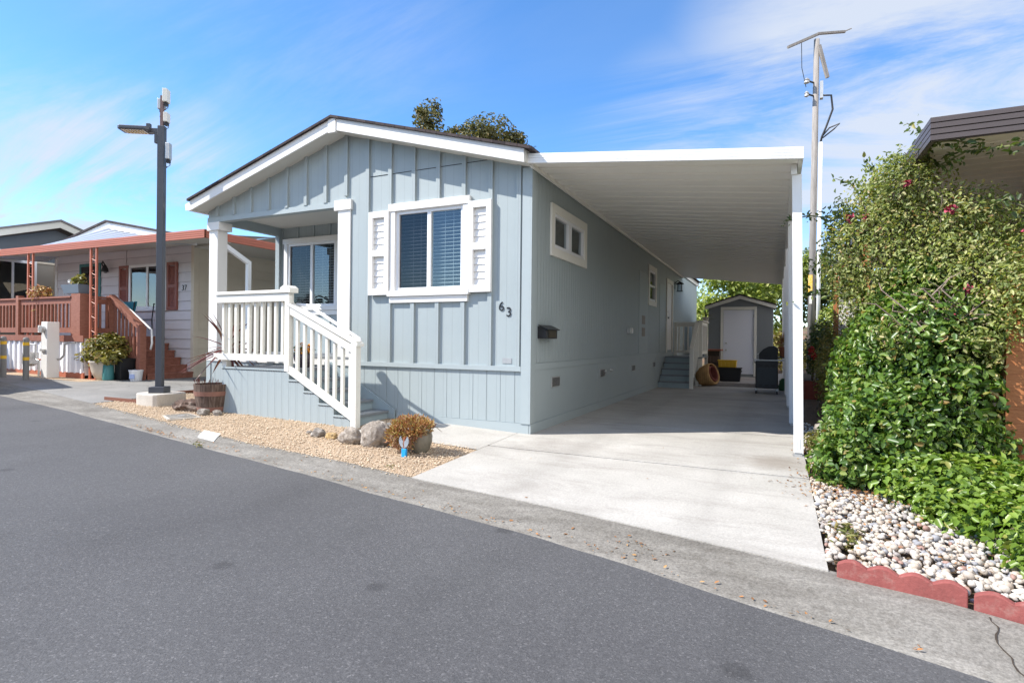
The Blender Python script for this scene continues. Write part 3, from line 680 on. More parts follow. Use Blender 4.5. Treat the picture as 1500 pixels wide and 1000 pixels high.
# wall lantern
L = MB().box(.007,10.86,2.8,.02,10.96,3.02).tube([(.02,10.91,2.98),(.09,10.91,3.05),(.15,10.91,3.02)],.012).build('wall_lantern', M['black'], H)
m = MB().lathe((.15,10.91,2.94),[(.02,.08),(.11,.03),(.12,.0),(.09,-.005)],4); m.lathe((.15,10.91,2.72),[(.09,.0),(.1,.015),(.09,.02)],4)
for sx,sy in ((-1,-1),(1,-1),(1,1),(-1,1)): m.box(.15+sx*.058-.006,10.91+sy*.058-.006,2.735,.15+sx*.058+.006,10.91+sy*.058+.006,2.94)
m.build('lantern_cage', M['black'], L)
MB().cyl((.15,10.91,2.74),(.15,10.91,2.93),.045).build('lantern_glass', M['glass'], L)
def text(s, size, loc, par, mat, name, rx=R(90), rz=0, ext=.008):
    c = bpy.data.curves.new(name,'FONT'); c.body = s; c.size = size; c.extrude = .004; c.align_x = 'CENTER'; c.align_y = 'CENTER'; c.offset = .0
    tmp = bpy.data.objects.new(name+'_src', c); COL.objects.link(tmp); dg = bpy.context.evaluated_depsgraph_get()
    me = bpy.data.meshes.new_from_object(tmp.evaluated_get(dg)); bpy.data.objects.remove(tmp); bpy.data.curves.remove(c)
    o = bpy.data.objects.new(name, me); COL.objects.link(o); o.rotation_euler = (rx,0,rz); me.materials.clear(); me.materials.append(mat)
    o.parent = par; o.location = Vector(loc)-Vector(ORI[par.name]); return o
text('6',.17,(-.408,-.006,1.625),H,M['digit'],'house_number'); text('3',.17,(-.3,-.006,1.552),H,M['digit'],'house_number')

# mailbox
t = thing('mailbox','dark bronze mailbox on the carport side wall near the front corner','mailbox',(.006,.42,1.22))
m = MB().prism([(.007,1.22),(.13,1.22),(.13,1.33),(.05,1.38),(.007,1.38)],'y',.22,.62); m.v = [(a,b,c) for (a,b,c) in m.v]
mm = MB()
mm.v = [(p[0],p[1],p[2]) for p in m.v]; mm.f = m.f
b = mm.build('body', M['black'], t, bevel=.006)
MB().beam((.03,.42,1.395),(.16,.42,1.335),.46,.012).build('lid', M['black'], t, bevel=.003)
bx('front_panel', paint('bronze',(.09,.07,.045),.35,.2,10,.05,metal=.7), t, .131,.3,1.235,.136,.56,1.325)

# ================================================================== FRONT STEPS AND RAILING
P = thing('porch_steps','white railed entry landing with five grey steps in front of the porch','stairs',(-3.4,-.4,.04))
FX = [-4.63,-3.27,-2.99,-2.72,-2.455,-2.18]; FZ = [.757,.62,.475,.325,.185]
m = MB()
x = FX[0]
edges = list(FX)
def topz(x):
    for a,b,z in zip(FX,FX[1:],FZ):
        if a-1e-6 <= x < b: return z-.012
    return .1
xs = sorted(set([round(FX[0]+.1355*k*1.0,4) for k in range(19) if FX[0]+.1355*k < FX[-1]-.03]+FX))
for a,b in zip(xs,xs[1:]): m.box(a+(.003 if a not in FX[1:-1] else 0.0),-.822,.015+.03*0,b,-.815,topz((a+b)/2))
for a,b in zip(FX,FX[1:]): m.box(a,-.815,.0,b,-.8,topz((a+b)/2))
m.box(FX[0],-.8,0,FX[0]+.015,-.03,.72); m.build('skirt_panel', M['siding'], P)
m = MB().box(FX[0]+.0,-.826,.0,FX[-1],-.8,.03)
def drip(xa, xb, z):
    bx('edge_trim', M['blue'], P, xa,-.832,z-.022,xb,-.8225,z+.003)
    m = MB(); x = xa+.01
    while x < xb-.02: m.box(x,-.829,z-.031,min(x+.034,xb),-.8222,z-.0225); x += .05
    m.build('edge_shade', M['dark'], P)  # dark boxes stand in for the serrated shadow gap under the edge trim
drip(FX[0]-.01,FX[1]+.012,.757)
bx('deck_board', M['deckgrey'], P, FX[0]-.02,-.812,.722,FX[1]+.02,-.028,.757)
for k in range(1,5):
    bx('tread', M['deckgrey'], P, FX[k]-.0,-.812,FZ[k]-.035,FX[k+1]+.025,-.03,FZ[k])
    drip(FX[k]-.012,FX[k+1]+.012,FZ[k])
for k in range(1,6):
    zt = FZ[k-1]-.035; zb_ = FZ[k] if k < 5 else .03
    bx('riser', M['stair'], P, FX[k]-.012,-.8,zb_,FX[k],-.03,zt)
MB().prism([(FX[-1]+.12,.07),(FX[-1]+.12,.2),(FX[1]+.02,.84),(FX[1]-.1,.84),(FX[1]-.1,.7),(FX[-1]-.06,.07)],'y',-.055,-.031).build('stringer', M['stair'], P)
# railing
def rail_posts(spec, mat):
    for (x0,y0,z0,x1,y1,z1) in spec: bx('newel_post', mat, P, x0,y0,z0,x1,y1,z1, bevel=.004)
yR = -.845
rail_posts([(-4.665,-.80,.757,-4.575,-.71,1.80),(-3.40,-.80,.757,-3.31,-.71,1.86),(-2.13,-.875,.04,-2.04,-.785,1.16)], M['cream'])
bx('newel_post', M['cream'], P, -3.312,yR-.026,.735,-3.228,yR+.027,1.775)
MB().prism([(-3.44,1.86),(-3.27,1.86),(-3.27,1.89),(-3.33,1.925),(-3.38,1.925),(-3.44,1.89)],'y',-.84,-.67).build('post_cap', M['cream'], P)
bx('top_rail', M['cream'], P, -4.74,-.885,1.815,-3.2,-.735,1.86, bevel=.004)
bx('top_rail', M['cream'], P, -4.72,yR-.02,1.70,-3.245,yR+.02,1.81, bevel=.004)
bx('bottom_rail', M['cream'], P, -4.77,yR-.02,.86,-3.24,yR+.02,.955, bevel=.004)
for k in range(11):
    x = -4.62+.1345*k
    bx('baluster', M['cream'], P, x-.02,yR+.02,.88,x+.02,yR+.06,1.76)
# left return rail to the porch post
bx('top_rail', M['cream'], P, -4.72,-.71,1.815,-4.58,-.04,1.86); bx('top_rail', M['cream'], P, -4.68,-.71,1.70,-4.64,-.04,1.81); bx('bottom_rail', M['cream'], P, -4.68,-.71,.86,-4.64,-.04,.955)
for k in range(5): bx('baluster', M['cream'], P, -4.64,-.62+.125*k,.88,-4.60,-.58+.125*k,1.76)
# stair rail
sx0,sx1 = -3.29,-2.04
def zr(x, a, b): return a+(b-a)*(x-sx0)/(sx1-sx0)
MB().vbeam((sx0,yR,zr(sx0,1.545,.98)),(sx1-.02,yR,.98),.04,.105).build('stair_top_rail', M['cream'], P, bevel=.004)
MB().vbeam((sx0,yR+.03,zr(sx0,1.655,1.09)),(sx1+.02,yR+.03,1.09),.135,.04).build('stair_cap_rail', M['cream'], P, bevel=.004)
MB().vbeam((sx0+.0,yR,.73),(sx1-.085,yR,.13),.04,.115).build('stair_bottom_rail', M['cream'], P, bevel=.004)
MB().tube([(-3.2,-.76,1.66),(-3.0,-.74,1.64),(-2.1,-.74,1.19),(-2.06,-.76,1.13)],.022,10).build('grab_rail', M['white'], P, smooth=True)
for k in range(8):
    x = -3.13+.1345*k
    za = .73+(.13-.73)*(x-sx0)/(sx1-.085-sx0)+.03; zt = zr(x,1.545,.98)+.05
    bx('baluster', M['cream'], P, x-.02,yR+.02,za,x+.02,yR+.06,zt)
# pot of orange flowers on the porch
t = thing('flower_pot','dark pot of orange and yellow flowers standing on the porch behind the stair rail','flower pot',(-3.55,-.3,.757))
MB().lathe((-3.55,-.3,.757),[(.09,0),(.13,.12),(.14,.2),(.12,.2),(.11,.16)],18).build('pot', paint('plum_pot',(.06,.045,.06),.4,.1,6,.05), t, smooth=True)
Pp,Nn,rg = shell(160,[((-3.55,-.3,1.03),(.13,.13,.1))],4,.5,1.0); leaf_mesh('bloom',Pp,Nn,.05,.04,M['orangefl'],t,rg)
Pp,Nn,rg = shell(120,[((-3.55,-.3,1.0),(.14,.14,.12))],5,.5,1.0); leaf_mesh('foliage',Pp,Nn,.07,.02,M['mid'],t,rg)
#PART3
# ================================================================== CARPORT
CP = thing('carport','white aluminium carport roof over the concrete driveway','carport',(3.0,.14,0))
def zc(x, y): return 3.395 - (3.395-3.055)*x/3.03 - .006*max(0,y)
prof = []; y = -.165
while y < 12.25:
    prof += [(y,.0),(y+.215,.0),(y+.222,.042),(y+.285,.042)]; y += .292
prof.append((12.28,.0))
rows = [[(x, py, zc(x,py)+dz) for py,dz in prof] for x in (.045,1.0,2.0,2.99)]
rows2 = [[(x, py, zc(x,py)+.055) for py in (-.165,12.28)] for x in (.045,2.99)]
m = MB().sheet(rows).sheet(rows2); m.build('roof_panel', M['alum'], CP)
m = MB()
for k in range(4):      # ribbed front fascia: four stepped flanges
    a, b = k*.03, k*.03+.025
    m.add([(x,yy,zc(x,0)-.02+z) for x in (0.0,3.035) for yy,z in ((-.2,a),(-.17,a),(-.17,b),(-.2,b))],[(0,1,2,3),(7,6,5,4),(0,4,5,1),(1,5,6,2),(2,6,7,3),(3,7,4,0)])
m.add([(x,yy,zc(x,0)-.024+z) for x in (0.0,3.032) for yy,z in ((-.192,0),(-.168,0),(-.168,.122),(-.192,.122))],[(0,1,2,3),(7,6,5,4),(0,4,5,1),(1,5,6,2),(2,6,7,3),(3,7,4,0)])
m.build('front_fascia', M['alumw'], CP)
m = MB(); m.add([(x,yy,zc(3,yy)-.03+z) for yy in (-.165,12.3) for x,z in ((2.992,0),(3.032,0),(3.032,.13),(2.992,.13))],[(0,1,2,3),(7,6,5,4),(0,4,5,1),(1,5,6,2),(2,6,7,3),(3,7,4,0)]); m.build('side_fascia', M['alumw'], CP)
m = MB(); m.add([(x,yy,zc(0,yy)-.05+z) for yy in (-.12,12.28) for x,z in ((.026,0),(.06,0),(.06,.045),(.026,.045))],[(0,1,2,3),(7,6,5,4),(0,4,5,1),(1,5,6,2),(2,6,7,3),(3,7,4,0)]); m.build('ledger', M['alum'], CP)
m = MB(); m.add([(x,yy,zc(3,yy)-.10+z) for yy in (.06,12.2) for x,z in ((2.93,0),(2.985,0),(2.985,.096),(2.93,.096))],[(0,1,2,3),(7,6,5,4),(0,4,5,1),(1,5,6,2),(2,6,7,3),(3,7,4,0)]); m.build('beam', M['alumw'], CP)
m = MB(); m.add([(x,yy,zc(x,12.28)-.02+z) for x in (0.05,2.99) for yy,z in ((12.281,0),(12.295,0),(12.295,.1),(12.281,.1))],[(0,1,2,3),(7,6,5,4),(0,4,5,1),(1,5,6,2),(2,6,7,3),(3,7,4,0)]); m.build('rear_fascia', M['alum'], CP)
for yy in (.14,2.52,4.95,7.4,9.85,12.1):
    zt = zc(3,yy)-.10
    m = MB()
    for (xa,xb,ya,yb) in ((2.985,3.075,yy-.045,yy-.041),(2.985,3.075,yy+.041,yy+.045),(2.985,2.989,yy-.041,yy+.041),(3.071,3.075,yy-.041,yy+.041)):
        dx = -.045
        m.add([(xa,ya,.05),(xb,ya,.05),(xb,yb,.05),(xa,yb,.05),(xa+dx,ya,zt),(xb+dx,ya,zt),(xb+dx,yb,zt),(xa+dx,yb,zt)],[(0,3,2,1),(4,5,6,7),(0,1,5,4),(1,2,6,5),(2,3,7,6),(3,0,4,7)])
    for q in (.03,.055): m.box(2.985+q-.006,yy-.048,.09,2.985+q+.006-.0,yy-.0455,.2)
    p = m.build('post', M['alumw'], CP)
    MB().box(2.995,yy-.036,.0,3.065,yy+.036,.05).build('base_bracket', M['galv'], p)
    if yy < 1: bx('base_plate', M['galv'], p, 2.975,yy-.07,.008,3.085,yy+.07,.02)

# ================================================================== SIDE STEPS (under the carport)
S = thing('side_steps','blue-grey steps with white railing up to the side door under the carport','stairs',(.45,9,0))
for k in range(5):
    z = .155*(k+1)+.02; ya = 8.3+.25*k
    bx('riser', M['stair'], S, .03,ya,.155*k+(.014 if k == 0 else .02),.83,ya+.02,z-.03)
    if k < 4: bx('tread', M['deckgrey'], S, .03,ya-.02,z-.03,.83,ya+.27,z)
bx('landing', M['deckgrey'], S, .03,9.28,.765,1.0,10.75,.795)
for x,yy in ((.95,9.4),(.95,10.7),(.08,10.7)): bx('landing_post', M['cream'], S, x-.04,yy-.04,.01,x+.04,yy+.04,1.78)
bx('newel_post', M['cream'], S, .82,8.22,.01,.91,8.31,1.02)
bx('newel_post', M['cream'], S, .82,9.3,.01,.91,9.39,1.78)
MB().beam((.865,8.22,1.02),(.865,9.38,1.76),.1,.04).build('stair_rail', M['cream'], S)
MB().beam((.865,8.25,.95),(.865,9.38,1.66),.035,.09).build('stair_rail', M['cream'], S)
MB().beam((.865,8.25,.22),(.865,9.38,.9),.035,.1).build('stair_rail', M['cream'], S)
for k in range(7): bx('baluster', M['cream'], S, .88,8.39+.13*k,.3+.082*k,.915,8.425+.13*k,1.06+.082*k)
for z in (.87,1.66): bx('landing_rail', M['cream'], S, .04,10.68,z,.95,10.72,z+.09); bx('landing_rail', M['cream'], S, .93,9.4,z,.97,10.7,z+.09)
bx('cap_rail', M['cream'], S, .04,10.63,1.76,1.0,10.77,1.79); bx('cap_rail', M['cream'], S, .88,9.3,1.76,1.02,10.77,1.79)
for k in range(6): bx('baluster', M['cream'], S, .16+.13*k,10.665,.9,.20+.13*k,10.7,1.7)
for k in range(8): bx('baluster', M['cream'], S, .94,9.5+.14*k,.9,.975,9.54+.14*k,1.7)
def spiky(name, label, cat, base, h, n, L, W, mat, seed, pot=None, group=None, elev=(-.35,1.2), trunk=.03):
    t = thing(name, label, cat, base, group); r = random.Random(seed); b = Vector(base)
    MB().tube([b,b+Vector((.02,0,h*.5)),b+Vector((0,0,h))], trunk).build('trunk', M['bark'], t)
    m = MB()
    for k in range(n):
        a = k*2.399+r.uniform(-.3,.3); e = r.uniform(*elev); l = L*r.uniform(.7,1.1)
        d = Vector((math.cos(a)*math.cos(e),math.sin(a)*math.cos(e),math.sin(e))); s = d.cross(Vector((0,0,1))).normalized(); u = s.cross(d)
        c = b+Vector((0,0,h+r.uniform(-.1,.05))); pts = []
        for i in range(5):
            q = i/4; w = W*(1-q)**.7*(.5+1.2*min(q*3,1))*.5; p = c+d*l*q-Vector((0,0,1))*l*.16*q*q
            pts.append((p-s*w+u*w*.4,p,p+s*w+u*w*.4))
        o = len(m.v); m.v += [tuple(x) for p in pts for x in p]
        for i in range(4): m.f += [(o+i*3,o+i*3+1,o+i*3+4,o+i*3+3),(o+i*3+1,o+i*3+2,o+i*3+5,o+i*3+4)]
    m.build('leaves', mat, t, fix=False); return t
t = spiky('potted_palm','spiky green plant in a pot on the side landing corner post','potted plant',(.95,10.5,1.79),.12,16,.38,.03,M['mid'],5,elev=(.1,1.4))
MB().lathe((.95,10.5,1.79),[(.07,0),(.1,.14),(.09,.14),(.085,.1)],14).build('pot', M['stone_pot'], t)

# ================================================================== SHED
SH = thing('garden_shed','grey gabled garden shed with white door at the end of the driveway','shed',(1.745,12.7,.115))
x0,x1,yf,yb,z0,ze,zp = .79,2.70,12.7,15.2,.115,2.36,2.66; xm = (x0+x1)/2
shedm = paint('shed_grey',(.2,.215,.225),.65,.05,1,.3,9,(22,22,.8))
dr = (1.25,2.16,.2,2.25)
m = MB()
for a,b,c,d in rects(x0,x1,z0,ze,[dr]): m.box(a,yf,c,b,yf+.06,d)
m.prism([(x0,ze),(x1,ze),(xm,zp)],'y',yf,yf+.06).box(x0,yf+.06,z0,x0+.06,yb,ze).box(x1-.06,yf+.06,z0,x1,yb,ze).box(x0+.06,yb-.06,z0,x1-.06,yb,ze)
x = x0+.1
while x < x1:
    if not (1.15 < x < 2.26): m.box(x-.003,yf-.003,z0,x+.003,yf-.0005,ze)
    x += .2
m.build('wall', shedm, SH)
def zs(x, o=0): return zp-(zp-ze)*abs(x-xm)/(x1-xm)+o
r_ = MB().prism([(x0-.1,zs(x0-.1,.04)),(xm,zp+.04),(x1+.1,zs(x1+.1,.04)),(x1+.1,zs(x1+.1,.08)),(xm,zp+.085),(x0-.1,zs(x0-.1,.08))],'y',yf-.12,yb+.1).build('roof', M['shingle'], SH)
MB().prism([(x0-.09,zs(x0-.09,-.07)),(xm,zp-.07),(x1+.09,zs(x1+.09,-.07)),(x1+.09,zs(x1+.09,.038)),(xm,zp+.038),(x0-.09,zs(x0-.09,.038))],'y',yf-.1,yf-.075).build('bargeboard', M['cream'], r_)
m = MB().box(1.17,yf-.025,z0+.02,dr[0],yf-.001,2.34).box(dr[1],yf-.025,z0+.02,2.24,yf-.001,2.34).box(dr[0],yf-.025,dr[3],dr[1],yf-.001,2.34).build('door_trim', M['cream'], SH)
d_ = bx('door', paint('shed_door_white',(.72,.73,.8),.45,.02,1,.03), SH, dr[0]+.005,yf+.01,dr[2],dr[1]-.005,yf+.04,dr[3]-.005)
for z in (.96,1.18): MB().lathe((0,0,0),[(.001,0)]*2,3) if False else MB().cyl((dr[0]+.09,yf+.01,z),(dr[0]+.09,yf-.05,z),.035,.028).build('knob', M['galv'], d_)
for z in (.5,1.25,2.0): bx('hinge', M['galv'], d_, dr[1]-.02,yf+.002,z,dr[1]-.006,yf+.009,z+.1)

# ================================================================== THINGS UNDER THE CARPORT
G = thing('gas_grill','black wheeled barbecue grill with lid closed at the end of the driveway','grill',(2.62,7.9,0))
gx0,gx1,gy0,gy1 = 2.37,2.85,7.75,8.25
m = MB().box(gx0,gy0,.14,gx1,gy1,.78); b = m.build('cabinet', M['black'], G, bevel=.015)
bx('door', paint('grill_door',(.03,.036,.045),.35,.1,8,.05), b, gx0+.03,gy0-.012,.17,gx1-.03,gy0-.001,.62)
for k in range(3):
    bx('vent_slot', M['dark'], b, gx0+.07+.13*k,gy0-.016,.66,gx0+.15+.13*k,gy0-.001,.69); bx('vent_slot', M['dark'], b, gx0+.07+.13*k,gy0-.02,.2,gx0+.15+.13*k,gy0-.0125,.225)
bx('shelf', M['galv'], G, gx0-.03,gy0-.03,.782,gx1+.28,gy1,.81)
MB().prism([(gx0+.07,.812),(gx1-.01,.812),(gx1,1.04),(gx1-.02,1.09),(gx1-.1,1.125),(gx1-.2,1.12),(gx0+.16,1.05),(gx0+.08,.96)],'y',gy0+.0,gy1).build('lid', M['blackp'], G, bevel=.018)
MB().tube([(gx0+.1,gy0+.06,.97),(gx0+.04,gy0+.06,.93),(gx0+.04,gy1-.06,.93),(gx0+.1,gy1-.06,.97)],.012).build('lid_handle', M['galv'], G)
for k in range(3): MB().cyl((gx0-.03,gy0+.1+.13*k,.74),(gx0-.001,gy0+.1+.13*k,.74),.022).build('knob', M['galv'], G)
for x in (gx0+.02,gx1-.02):
    for y in (gy0+.03,gy1-.05):
        w = MB().cyl((x-.018,y,.045),(x+.018,y,.045),.045,n=14).build('wheel', M['blackp'], G); MB().box(x-.024,y-.012,.05,x+.024,y+.012,.14).build('fork', M['galv'], w)
t = thing('patio_table','small dark metal side table beside the grill by the carport posts','table',(2.99,8.75,0))
bx('tabletop', M['black'], t, 2.8,8.45,.83,3.2,9.05,.86)
for x in (2.83,3.17):
    for y in (8.48,9.02): MB().tube([(x,y,.83),(x,y,.014)],.014).build('leg', M['black'], t)
t = thing('flower_pot','terracotta pot holding a dry plant on the small table','flower pot',(2.98,8.7,.86))
MB().lathe((2.98,8.7,.86),[(.09,0),(.12,.2),(.135,.2),(.135,.25),(.115,.25),(.11,.2)],18).build('pot', M['terra'], t)
Pp,Nn,rg = shell(260,[((2.96,8.7,1.26),(.2,.2,.2))],8,.2,1.0); leaf_mesh('foliage',Pp,Nn,.07,.025,M['succ'],t,rg)
t = thing('watering_can','dark green plastic can on the ground beneath the small table','can',(3.0,9.2,0))
MB().lathe((2.98,9.0,.014),[(.1,0),(.11,.03),(.1,.24),(.06,.28),(.055,.3)],16).build('body', M['green'], t, smooth=True); MB().tube([(2.98,9.1,.26),(2.98,9.16,.2),(2.98,9.1,.08)],.012).build('handle', M['green'], t); MB().tube([(2.9,9.0,.08),(2.78,9.0,.2),(2.74,9.0,.3)],.016).build('spout', M['green'], t)
t = thing('storage_bin','black plastic tote standing in front of the white shed door','storage bin',(1.64,10.3,.115))
MB().add([(1.38,10.12,.118),(1.9,10.12,.118),(1.9,10.46,.118),(1.38,10.46,.118),(1.35,10.1,.47),(1.93,10.1,.47),(1.93,10.48,.47),(1.35,10.48,.47)],[(0,3,2,1),(4,5,6,7),(0,1,5,4),(1,2,6,5),(2,3,7,6),(3,0,4,7)]).build('tub', M['blackp'], t, bevel=.01)
MB().box(1.33,10.08,.471,1.95,10.5,.5).build('lid', M['blackp'], t, bevel=.008)
for x in (1.335,1.925): bx('handle', M['blackp'], t, x,10.22,.38,x+.02,10.36,.42)
t = thing('yellow_crate','yellow plastic box resting on top of the black tote','box',(1.57,10.3,.5))
MB().add([(1.34,10.16,.502),(1.8,10.16,.502),(1.8,10.44,.502),(1.34,10.44,.502),(1.33,10.14,.68),(1.81,10.14,.68),(1.81,10.46,.68),(1.33,10.46,.68)],[(0,3,2,1),(4,5,6,7),(0,1,5,4),(1,2,6,5),(2,3,7,6),(3,0,4,7)]).build('body', M['yellow'], t, bevel=.015)
m = MB().box(1.315,10.125,.681,1.825,10.475,.71); m.build('lid', M['yellow'], t, bevel=.01)
for k in range(4): bx('rib', M['yellow'], t, 1.4+.1*k,10.128,.52,1.425+.1*k,10.15,.66)
# rolled mat leaning by the stair rail
t = thing('rolled_mat','large tan rolled mat with dark red lining leaning beside the side steps','rolled mat',(1.14,9.45,0))
def spiral(m, c0, c1, r0, turns, n, th, thick):
    rows = []
    ax = (Vector(c1)-Vector(c0)).normalized(); a = Vector((0,0,1)); a = (a-ax*a.dot(ax)).normalized(); b = ax.cross(a)
    for p in (c0,c1):
        rows.append([tuple(Vector(p)+(a*math.cos(th+2*math.pi*turns*i/n)+b*math.sin(th+2*math.pi*turns*i/n)*.86)*(r0+thick*i/n)) for i in range(n+1)])
    m.sheet(rows); return m
def roll(c0, c1, r0, r1, turns, n, th, grow, thick, name, mat):
    ax = (Vector(c1)-Vector(c0)).normalized(); a = Vector((0,0,1)); a = (a-ax*a.dot(ax)).normalized(); b = ax.cross(a); rows = []
    for q in np.linspace(0,1,7):
        rr_ = (r0+(r1-r0)*q)*(1-.10*(2*q-1)**4); row = []
        for i in range(n+1):
            an = th+2*math.pi*turns*i/n; k = rr_*(1+grow*i/n)*(1+.05*mnoise.noise(Vector((math.cos(an)*1.3,math.sin(an)*1.3,q*2))))
            row.append(tuple(Vector(c0).lerp(Vector(c1),q)+(a*math.cos(an)+b*math.sin(an)*.92)*k))
        rows.append(row)
    o = MB().sheet(rows).build(name, mat, t, smooth=True); md = o.modifiers.new('s','SOLIDIFY'); md.thickness = thick; return o
roll((.9,9.5,.25),(1.3,9.32,.37),.22,.29,1.7,66,.6,.12,.022,'mat',M['mat'])
roll((.98,9.46,.275),(1.31,9.315,.373),.15,.2,1.5,50,1.4,.16,.014,'lining',M['matin'])
t = thing('wooden_crate','dark planter box with reddish wooden top behind the side steps','planter box',(1.12,10.95,.115))
bx('box', M['soil'], t, .98,10.8,.118,1.3,11.3,.95); bx('top_board', M['redwoodx'], t, .93,10.74,.951,1.36,11.36,1.0)
for z in (.35,.62): bx('slat', M['barrel'], t, .975,10.785,z,1.305,10.799,z+.18)

# ================================================================== STREET LAMP
LP = thing('street_lamp','dark square street lamp with flat head and small antenna boxes on top','street lamp',(-6.17,-.78,.09))
ang = math.atan2(-.53,-.85); px,py = -6.17,-.78
def loc(u, v, z): return (px+u*math.cos(ang)-v*math.sin(ang), py+u*math.sin(ang)+v*math.cos(ang), z)
m = MB(); pr = []
for k in range(13): a = math.pi/2+math.pi*k/12; pr.append((-6.28+.27*math.cos(a)*.9,-.77+.27*math.sin(a)))
pr += [(-5.93,-1.04),(-5.88,-1.0),(-5.88,-.54),(-5.93,-.5)]
m.prism(pr,'z',.02,.29); m.build('footing', M['footing'], LP, bevel=.018)
MB().obox(loc(0,0,.34),(.23,.23,.1),ang).build('base_cover', M['pole'], LP, bevel=.006)
MB().obox(loc(0,0,2.48),(.1,.1,4.2),ang).build('pole', M['pole'], LP, bevel=.008)
MB().obox(loc(0,0,4.62),(.045,.045,.9),ang).build('mast', paint('mast_brown',(.2,.13,.12),.6,.1,6,.05), LP)
a = MB().obox(loc(.12,0,4.5),(.16,.07,.07),ang).obox(loc(.08,0,4.39),(.05,.06,.18),ang).obox(loc(.2,0,4.56),(.06,.06,.1),ang).build('arm', M['pole'], LP, bevel=.005)
hd = MB()
hp = [(.15,-.09),(.2,-.125),(.58,-.125),(.62,-.1),(.62,.1),(.58,.125),(.2,.125),(.15,.09)]
tl = .2
hd.v = [loc(u,v,4.475+(u-.16)*tl*0+z) for z in (0,.06) for u,v in hp]; n = len(hp)
hd.f = [tuple(range(n-1,-1,-1)),tuple(range(n,2*n))]+[(i,(i+1)%n,n+(i+1)%n,n+i) for i in range(n)]
h_ = hd.build('lamp_head', M['pole'], LP, bevel=.012)
lens = NT('lamp_lens'); lens.bsdf((.62,.56,.45), .25, .4, .5)
MB().obox(loc(.4,0,4.472),(.34,.19,.008),ang).build('lens', lens.m, h_)
m = MB()
for i in range(6):
    for j in range(3): m.obox(loc(.27+.05*i,-.055+.055*j,4.467),(.026,.03,.006),ang)
m.build('led', M['yellow'], h_)
for u,v,z,w,d,hh,nm in ((-.07,.02,5.06,.13,.07,.21,0),(.06,-.11,4.98,.06,.12,.17,1),(-.07,.0,4.72,.12,.06,.15,0),(-.13,.06,4.16,.1,.06,.26,1)):
    b = MB().obox(loc(u,v,z),(d,w,hh),ang).build('antenna_box', M['cream'] if nm == 0 else M['galv'], LP, bevel=.008)
    MB().tube([loc(u,v,z-hh/2),loc(u-.05,v+.05,z-hh/2-.1),loc(u-.02,v+.1,z-hh/2-.16),loc(u+.01,v+.03,z-hh/2-.12)],.006,6).build('cable', M['blackp'], b)
    MB().obox(loc(u,v,z-hh/2-.03),(.05,.05,.05),ang).build('connector', M['blackp'], b)

# ================================================================== FRONT GARDEN
t = thing('barrel_planter','weathered half wine barrel planter with rusty hoops beside the porch landing','planter',(-4.86,-.92,.07))
bc = (-4.80,-.85,.05)
MB().lathe(bc,[(.185,0),(.225,.18),(.245,.33),(.255,.45),(.235,.45),(.225,.38)],28).build('staves', M['barrel'], t, smooth=False)
hoop = paint('rusty_hoop',(.24,.12,.09),.75,.25,8,.3)
for z,r in ((.05,.2),(.28,.243)): MB().lathe(bc,[(r,z),(r+.012,z+.065),(r+.004,z+.065),(r-.01,z)],28).build('hoop', hoop, t)
MB().lathe(bc,[(.232,.385),(.226,.395)],20).build('soil', M['soil'], t)
Pp = np.array([(bc[0]+rnd.uniform(-.2,.1),bc[1]+rnd.uniform(-.2,.1),.48) for _ in range(16)]); Nn = np.random.default_rng(2).normal(size=(16,3)); Nn[:,2] *= .2
leaf_mesh('sprigs',Pp,Nn,.12,.01,M['cordy'],t,dirs=np.tile([0,0,1.],(16,1)))
spiky('cordyline','red spiky cordyline leaning out beside the porch railing','spiky plant',(-4.88,-.55,.06),.98,46,.72,.045,M['cordy'],3,elev=(-.75,1.25),trunk=.025)
def rock(loc, rad, mat, label, seed, group='stones in the front gravel', name='rock', amp=.3):
    o = MB().blob((loc[0],loc[1],loc[2]+rad[2]*.8),rad,seed,4,amp,1.3).build(name, mat, None, smooth=True, at=loc)
    return tag(o, label, 'rock', group)
rock((-1.25,-1.45,-.02),(.165,.15,.17),M['rock'],'largest pale upright boulder in the gravel near the steps',3,amp=.22)
rock((-1.55,-1.5,-.01),(.135,.11,.11),M['rock'],'medium pale boulder touching the largest upright one',8)
rock((-1.93,-1.42,0),(.085,.065,.045),M['rocko'],'small ochre stone on the gravel before the steps',12)
rock((-2.13,-1.42,0.01),(.09,.07,.06),M['rockg'],'small grey stone beside the ochre one on gravel',15)
rock((-2.35,-1.35,0.02),(.04,.03,.025),M['rockg'],'tiny grey stone on gravel nearest the porch landing skirt',18)
rock((-5.2,-.95,.07),(.27,.16,.1),M['rockd'],'dark brown rock on gravel next to the barrel',21,amp=.35)
rock((-4.62,-1.13,.06),(.1,.07,.06),M['rockg'],'grey stone at the foot of the barrel',24)
rock((-4.42,-1.05,.06),(.07,.06,.05),M['rockg'],'grey stone between the barrel and the landing skirt',27)
rock((3.5,1.4,-.04),(.24,.22,.16),M['rockg'],'round grey rock beside the front carport post',31,'stones beside the carport')
